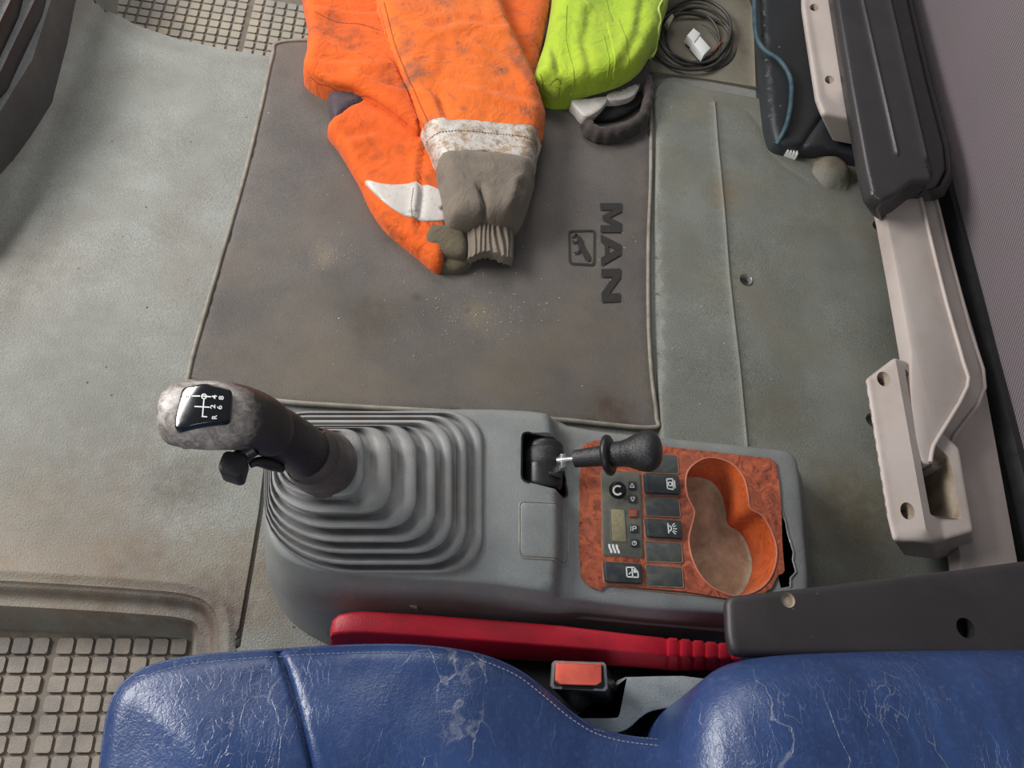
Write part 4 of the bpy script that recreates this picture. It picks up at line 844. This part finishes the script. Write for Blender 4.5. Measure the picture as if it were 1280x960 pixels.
# ================================================================ ORANGE TROUSERS
class Field:
    def __init__(s, px, z0, h, wd, wr=.003, wsc=14, seed=1, stretch=(1, .45), amp2=.0015, folds=()):
        s.folds = [(PX(f[0], z0 + h * .7)[:, :2], f[1], f[2]) for f in folds]
        s.ol = ccw(cr(PX(px, z0), 5))[:, :2]; s.z0, s.h, s.wd, s.wr, s.wsc, s.seed, s.st, s.a2 = z0, h, wd, wr, wsc, seed, stretch, amp2
    def __call__(s, q):
        d = dist(q, s.ol); dd = np.where(inside(q, s.ol), d, 0); e = sst(dd / .02)
        fz = 0
        for pl, dp_, fw in s.folds:
            dl = dist(q, pl, False); sg = left_of(q, pl); fz = fz - dp_ * np.exp(-(dl / fw) ** 2) + dp_ * .9 * np.exp(-((sg - fw * 2.2) / (fw * 1.6)) ** 2) * (dl < fw * 6)
        return s.z0 + s.h * quarter(dd, s.wd) + e * (fz + s.wr * nz(q * np.array(s.st), s.wsc, s.seed) + s.a2 * np.abs(nz(q, s.wsc * 3, s.seed + 4)))
def cpart(name, px, field, m, parent, lift=0, res=.0075, smooth=True, skirt=.006, rings=(.001, .003)):
    ol = ccw(cr(PX(px, field.z0), 4) if smooth else resample(PX(px, field.z0), .006))[:, :2]
    return region(name, ol, lambda q: field(q) + lift - .0012 * (1 - quarter(dist(q, ol), .003)), res, m, parent, rings=rings, skirt=skirt, ang=75)
ot = thing('work_trousers', P(520, 150, .0), 'dirty orange work trousers with worn reflective bands and grey hems, on the dark mat', 'trousers')
# back part showing between front leg and lime garment
f0 = Field([(560, -90), (700, -90), (690, -10), (683, 30), (674, 75), (668, 104), (650, 130), (600, 60)], .022, .025, .04, .004, 12, 11)
cpart('back_panel', [(560, -90), (700, -90), (690, -10), (683, 30), (674, 75), (668, 104), (650, 130), (600, 60)], f0, m_orange, ot, skirt=.04)
# rear leg, under
lb_px = [(410, 159), (452, 127), (490, 132), (540, 165), (556, 220), (562, 270), (560, 288), (556, 320), (548, 338), (520, 317), (484, 287), (463, 258), (448, 226), (425, 187)]
fb = Field(lb_px, .018, .018, .014, .006, 16, 21, (.5, 1), folds=[([(530, 185), (525, 215), (527, 245), (522, 285)], .005, .004), ([(430, 175), (470, 165), (505, 180)], .003, .006)])
cpart('rear_leg', lb_px, fb, m_orange, ot, skirt=.02)
bd = [(456, 235), (474, 239), (494, 241), (526, 239), (552, 248), (564, 262), (562, 281), (540, 285), (520, 283), (500, 277), (476, 260)]
cpart('reflective_band', bd, fb, m_refl2, ot, .0022, .006)
stitches('band_seam', [(*q[:2], 0) for q in PX([(517, 240), (514, 262), (516, 283)], .03)] if False else np.column_stack(((sq := resample(PX([(516, 241), (513, 262), (515, 282)], .03), .004, False)[:, :2]), fb(sq) + .003)), m_cuff, ot)
# lining and upper rear panel
fl0 = Field([(412, 118), (440, 112), (468, 120), (462, 132), (430, 150), (418, 153), (411, 134)], .022, .016, .02, .002, 20, 3)
cpart('lining', [(412, 118), (440, 112), (468, 120), (462, 132), (430, 150), (418, 153), (411, 134)], fl0, m_lining, ot, skirt=.02)
pu = [(372, -90), (376, -20), (383, 18), (388, 45), (384, 66), (379, 87), (384, 97), (398, 106), (416, 114), (440, 119), (458, 127), (484, 144), (508, 162), (524, 174), (560, 150), (560, -90)]
fu = Field(pu, .034, .018, .014, .007, 14, 31, (1, 1), folds=[([(455, 96), (480, 108), (502, 114)], .005, .005), ([(392, 8), (430, 14), (475, 18)], .004, .005), ([(386, 48), (430, 62), (484, 86)], .004, .003), ([(400, 80), (440, 78), (470, 84)], .003, .006)])
cpart('upper_panel', pu, fu, m_orange, ot, skirt=.03)
# the flap with a stitched hem (lower edge of the pocket), laid over the upper panel
fp = [(386, 46), (405, 52), (430, 62), (455, 74), (484, 86), (500, 110), (524, 172), (508, 161), (484, 143), (458, 126), (440, 118), (416, 113), (398, 105), (384, 96), (380, 87), (384, 66)]
cpart('pocket_flap', fp, fu, m_orange, ot, .005, skirt=.009)
def onf(pts, f_, lift=.003): q_ = resample(cr(PX(pts, f_.z0 + f_.h * .6), 6, False), .004, False)[:, :2]; return np.column_stack((q_, f_(q_) + lift))
m_ot = mat('orange_thread', (140, 54, 24), None, .9, 10, 0)
stitches('hem_stitching', onf([(388, 94), (400, 101), (420, 109), (442, 114), (462, 122), (488, 139), (510, 156)], fu), m_ot, ot, wd=.0008)
stitches('hem_stitching', onf([(390, 50), (430, 66), (455, 77), (484, 89)], fu), m_ot, ot, wd=.0008)
stitches('hem_stitching', onf([(394, 20), (420, 30), (450, 36), (476, 44)], fu, .0006), m_ot, ot)

# front leg on top
la_px = [(452, -90), (463, -20), (469, 20), (481, 60), (498, 102), (514, 139), (526, 172), (536, 198), (546, 226), (552, 255), (557, 277), (566, 285), (585, 287), (625, 287), (642, 284), (655, 270), (664, 248), (667, 222), (674, 178), (681, 152), (678, 136), (666, 98), (646, 58), (632, 25), (622, -20), (615, -90)]
fa_ = Field(la_px, .040, .034, .030, .009, 12, 41, (1, .6), .003, folds=[([(504, 98), (520, 106), (548, 124), (556, 150)], .006, .006), ([(600, 60), (640, 75), (668, 110)], .004, .007), ([(540, 40), (580, 30), (625, 36)], .004, .008), ([(650, 240), (646, 262), (636, 280)], .006, .005), ([(575, 110), (620, 118), (672, 130)], .003, .008)])
org = la_px[:7] + [(560, 172), (600, 173), (640, 176), (674, 179)] + la_px[19:]
cpart('front_leg', [p for p in org], fa_, m_orange2, ot, skirt=.045)
seamq = onf([(474, 10), (487, 58), (504, 100), (520, 136), (532, 164)], fa_, .0006); sweep('side_seam', seamq, .0013, m_orange2, ot, 6, 1)
stitches('seam_stitching', onf([(480, 10), (493, 58), (510, 100), (525, 134), (537, 162)], fa_, .0006), m_ot, ot, wd=.0008)
bandp = [(526, 169), (560, 170), (600, 171), (640, 174), (675, 178), (671, 200), (666, 222), (640, 215), (607, 210), (575, 209), (547, 213), (537, 192)]
cpart('reflective_band', bandp, fa_, m_refl, ot, .0022, .006, skirt=.03)
for a in ([(533, 175), (570, 174), (605, 175), (640, 178), (670, 183)], [(546, 208), (575, 205), (607, 206), (640, 210), (664, 216)], [(533, 173), (540, 192), (547, 210)]): stitches('band_stitching', onf(a, fa_, .0028), m_cuff, ot)
hem = [(546, 212), (575, 209), (607, 210), (640, 214), (667, 221), (664, 248), (655, 270), (642, 284), (620, 288), (604, 283), (585, 287), (566, 285), (557, 277), (552, 250)]
fld = PX([(607, 282), (604, 262), (598, 244)], .06)[:, :2]
hol = ccw(cr(PX(hem, fa_.z0), 4))[:, :2]
region('hem_panel', hol, lambda q: fa_(q) + .0006 + .006 * quarter(dist(q, hol), .02) - .012 * np.exp(-(dist(q, fld, False) / .004) ** 2), .006, m_greycloth, ot, rings=(.001, .003, .006), lines=[(fld, .006)], skirt=.045, ang=75)
def ribbed(name, px4, z0, h, nr, m, parent, skirt=.02):
    a, b, c, d = px4; V_ = []; nu, nv = nr * 6, 10; Fq = []     # a->b gathered edge, d->c free edge
    for j in range(nv + 1):
        for i in range(nu + 1):
            u, v = i / nu, j / nv; x = (a[0] * (1 - u) + b[0] * u) * (1 - v) + (d[0] * (1 - u) + c[0] * u) * v; y = (a[1] * (1 - u) + b[1] * u) * (1 - v) + (d[1] * (1 - u) + c[1] * u) * v
            y += 2.2 * math.sin(u * 9 + 1) * v; x += 1.6 * math.sin(v * 3 + u * 7)
            z = z0 + h * math.sqrt(max(0, 1 - (2 * u - 1) ** 2)) * (1 - .25 * v) + .0022 * math.sin(u * nr * 2 * math.pi + 1.4 * math.sin(v * 3 + u * 11)) * (1 if 0 < i < nu else 0)
            p = P(x, y, z0); V_.append((p[0], p[1], z))
    for j in range(nv):
        for i in range(nu): k = j * (nu + 1) + i; Fq.append([k, k + nu + 1, k + nu + 2, k + 1])
    border = [i for i in range(nu + 1)] + [j * (nu + 1) + nu for j in range(1, nv + 1)] + [nv * (nu + 1) + i for i in range(nu - 1, -1, -1)] + [j * (nu + 1) for j in range(nv - 1, 0, -1)]
    k0 = len(V_)
    for q_ in border: x, y, z = V_[q_]; V_.append((x, y, max(z - skirt, .009)))
    nb = len(border)
    for i in range(nb): Fq.append([border[i], k0 + i, k0 + (i + 1) % nb, border[(i + 1) % nb]])
    return mk(name, V_, Fq, m, parent, 70)
ribbed('ribbed_cuff', [(580, 281), (640, 281), (642, 327), (584, 323)], .026, .026, 9, m_greycloth, ot)
fc = Field([(537, 284), (560, 284), (581, 286), (582, 322), (560, 322), (545, 316), (528, 307)], .026, .012, .012, .001, 20, 8)
cpart('hem_tab', [(537, 284), (560, 284), (581, 286), (582, 322), (560, 322), (545, 316), (528, 307)], fc, m_cuff, ot, smooth=True, skirt=.02)
fc2 = Field([(553, 318), (588, 322), (588, 332), (576, 340), (562, 341), (550, 337)], .012, .012, .012, .001, 20, 9)
cpart('hem_tab', [(553, 318), (588, 322), (588, 332), (576, 340), (562, 341), (550, 337)], fc2, m_cuff, ot, skirt=.004)

# ================================================================ LIME GARMENT
lg = thing('work_jacket', P(750, 60, .0), 'bright lime yellow high visibility garment with dark elastic cuff, right of the orange trousers', 'jacket')
lp = [(700, -90), (692, -5), (682, 50), (668, 92), (668, 106), (682, 112), (702, 117), (740, 113), (777, 103), (800, 88), (815, 63), (823, 52), (827, 30), (836, 0), (846, -90)]
fL = Field(lp, .045, .034, .030, .010, 12, 61, (1, .5), .003, folds=[([(690, 10), (690, 60), (696, 90)], .006, .006), ([(735, 20), (728, 60), (740, 100)], .004, .007), ([(800, 10), (795, 50), (775, 85)], .005, .007)])
cpart('body', lp, fL, m_lime, lg, skirt=.05)
def ridge_line(name, pts, r=.0012, m_=m_lime): q_ = resample(cr(PX(pts, fL.z0 + .03), 6, False), .005, False)[:, :2]; return sweep(name, np.column_stack((q_, fL(q_) + .0004)), r, m_, lg, 6, 1)
m_limed = cloth('lime_seam', (146, 174, 50), (134, 164, 46), (100, 120, 44), .4)
ridge_line('front_seam', [(756, -10), (764, 25), (768, 45), (776, 72), (779, 91)], .0008, m_limed)
ridge_line('front_seam', [(708, 10), (707, 50), (716, 85), (719, 103)], .0008, m_limed)
ridge_line('placket_edge', [(753, 48), (759, 75), (761, 95)], .0008, m_limed)
pk = [(752, 47), (768, 43), (772, 60), (783, 101), (762, 107), (757, 75)]
cpart('pocket_patch', pk, fL, m_lime, lg, .0018, smooth=False, skirt=.003)
ridge_line('frayed_trim', [(828, 0), (823, 12), (827, 22), (824, 34), (827, 44), (822, 55)], .0022, mat('frayed', (206, 218, 120), (180, 200, 90), .9, 200, .001))
ridge_line('loose_thread', [(676, 88), (684, 96), (690, 104), (698, 110), (703, 102), (700, 95), (690, 96)], .0004, m_darkcloth)
dkp = [(672, 104), (720, 112), (800, 84), (812, 72), (808, 108), (790, 118), (760, 128), (724, 131), (700, 122)]
fD = Field(dkp, .018, .018, .02, .002, 16, 71); cpart('dark_under_band', dkp, fD, m_darkcloth, lg, skirt=.02)  # dark band below the hem of the lime body
b1 = [(713, 130), (735, 129), (757, 126), (757, 132), (748, 143), (738, 149), (729, 150), (721, 142)]
b2 = [(757, 124), (776, 117), (795, 107), (797, 114), (790, 125), (775, 131), (760, 131)]
fS = Field([(705, 120), (800, 100), (806, 120), (780, 140), (735, 156), (712, 140)], .020, .007, .02, .002, 16, 77)
cpart('reflective_band', b1, fS, m_refl2, lg, .004, .005, skirt=.02, rings=(.001,)); cpart('reflective_band', b2, fS, m_refl2, lg, .0055, .005, skirt=.02, rings=(.001,))
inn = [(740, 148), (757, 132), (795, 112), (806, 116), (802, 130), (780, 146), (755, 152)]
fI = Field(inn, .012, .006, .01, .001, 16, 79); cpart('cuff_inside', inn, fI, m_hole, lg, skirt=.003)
# elastic cuff: a gathered strip standing around the opening
path = cr(PX([(738, 150), (744, 158), (758, 161), (778, 157), (796, 147), (805, 132), (808, 112), (806, 92)], .03), 8, False)
cuff_r = []
for i, p in enumerate(path):
    t_ = path[min(i + 1, len(path) - 1)] - path[max(i - 1, 0)]; t_ /= np.linalg.norm(t_); n2 = np.array((t_[1], -t_[0], 0)); n2 = n2 if n2.dot(p - np.array((*P(768, 130, .03)[:2], p[2]))) > 0 else -n2
    wv = .0014 * math.sin(i * 1.25); o = p + n2 * wv
    e = min(1, min(i, len(path) - 1 - i) / 6 + .35)
    cuff_r.append(np.array([o + n2 * a * 1.0 + np.array((0, 0, b * e)) for a, b in ((-.002, -.020), (-.003, .000), (0, .004), (.007, .004), (.015, -.004), (.017, -.018))]))
loft('elastic_cuff', cuff_r, m_darkcloth, lg, closed=True, ang=60)
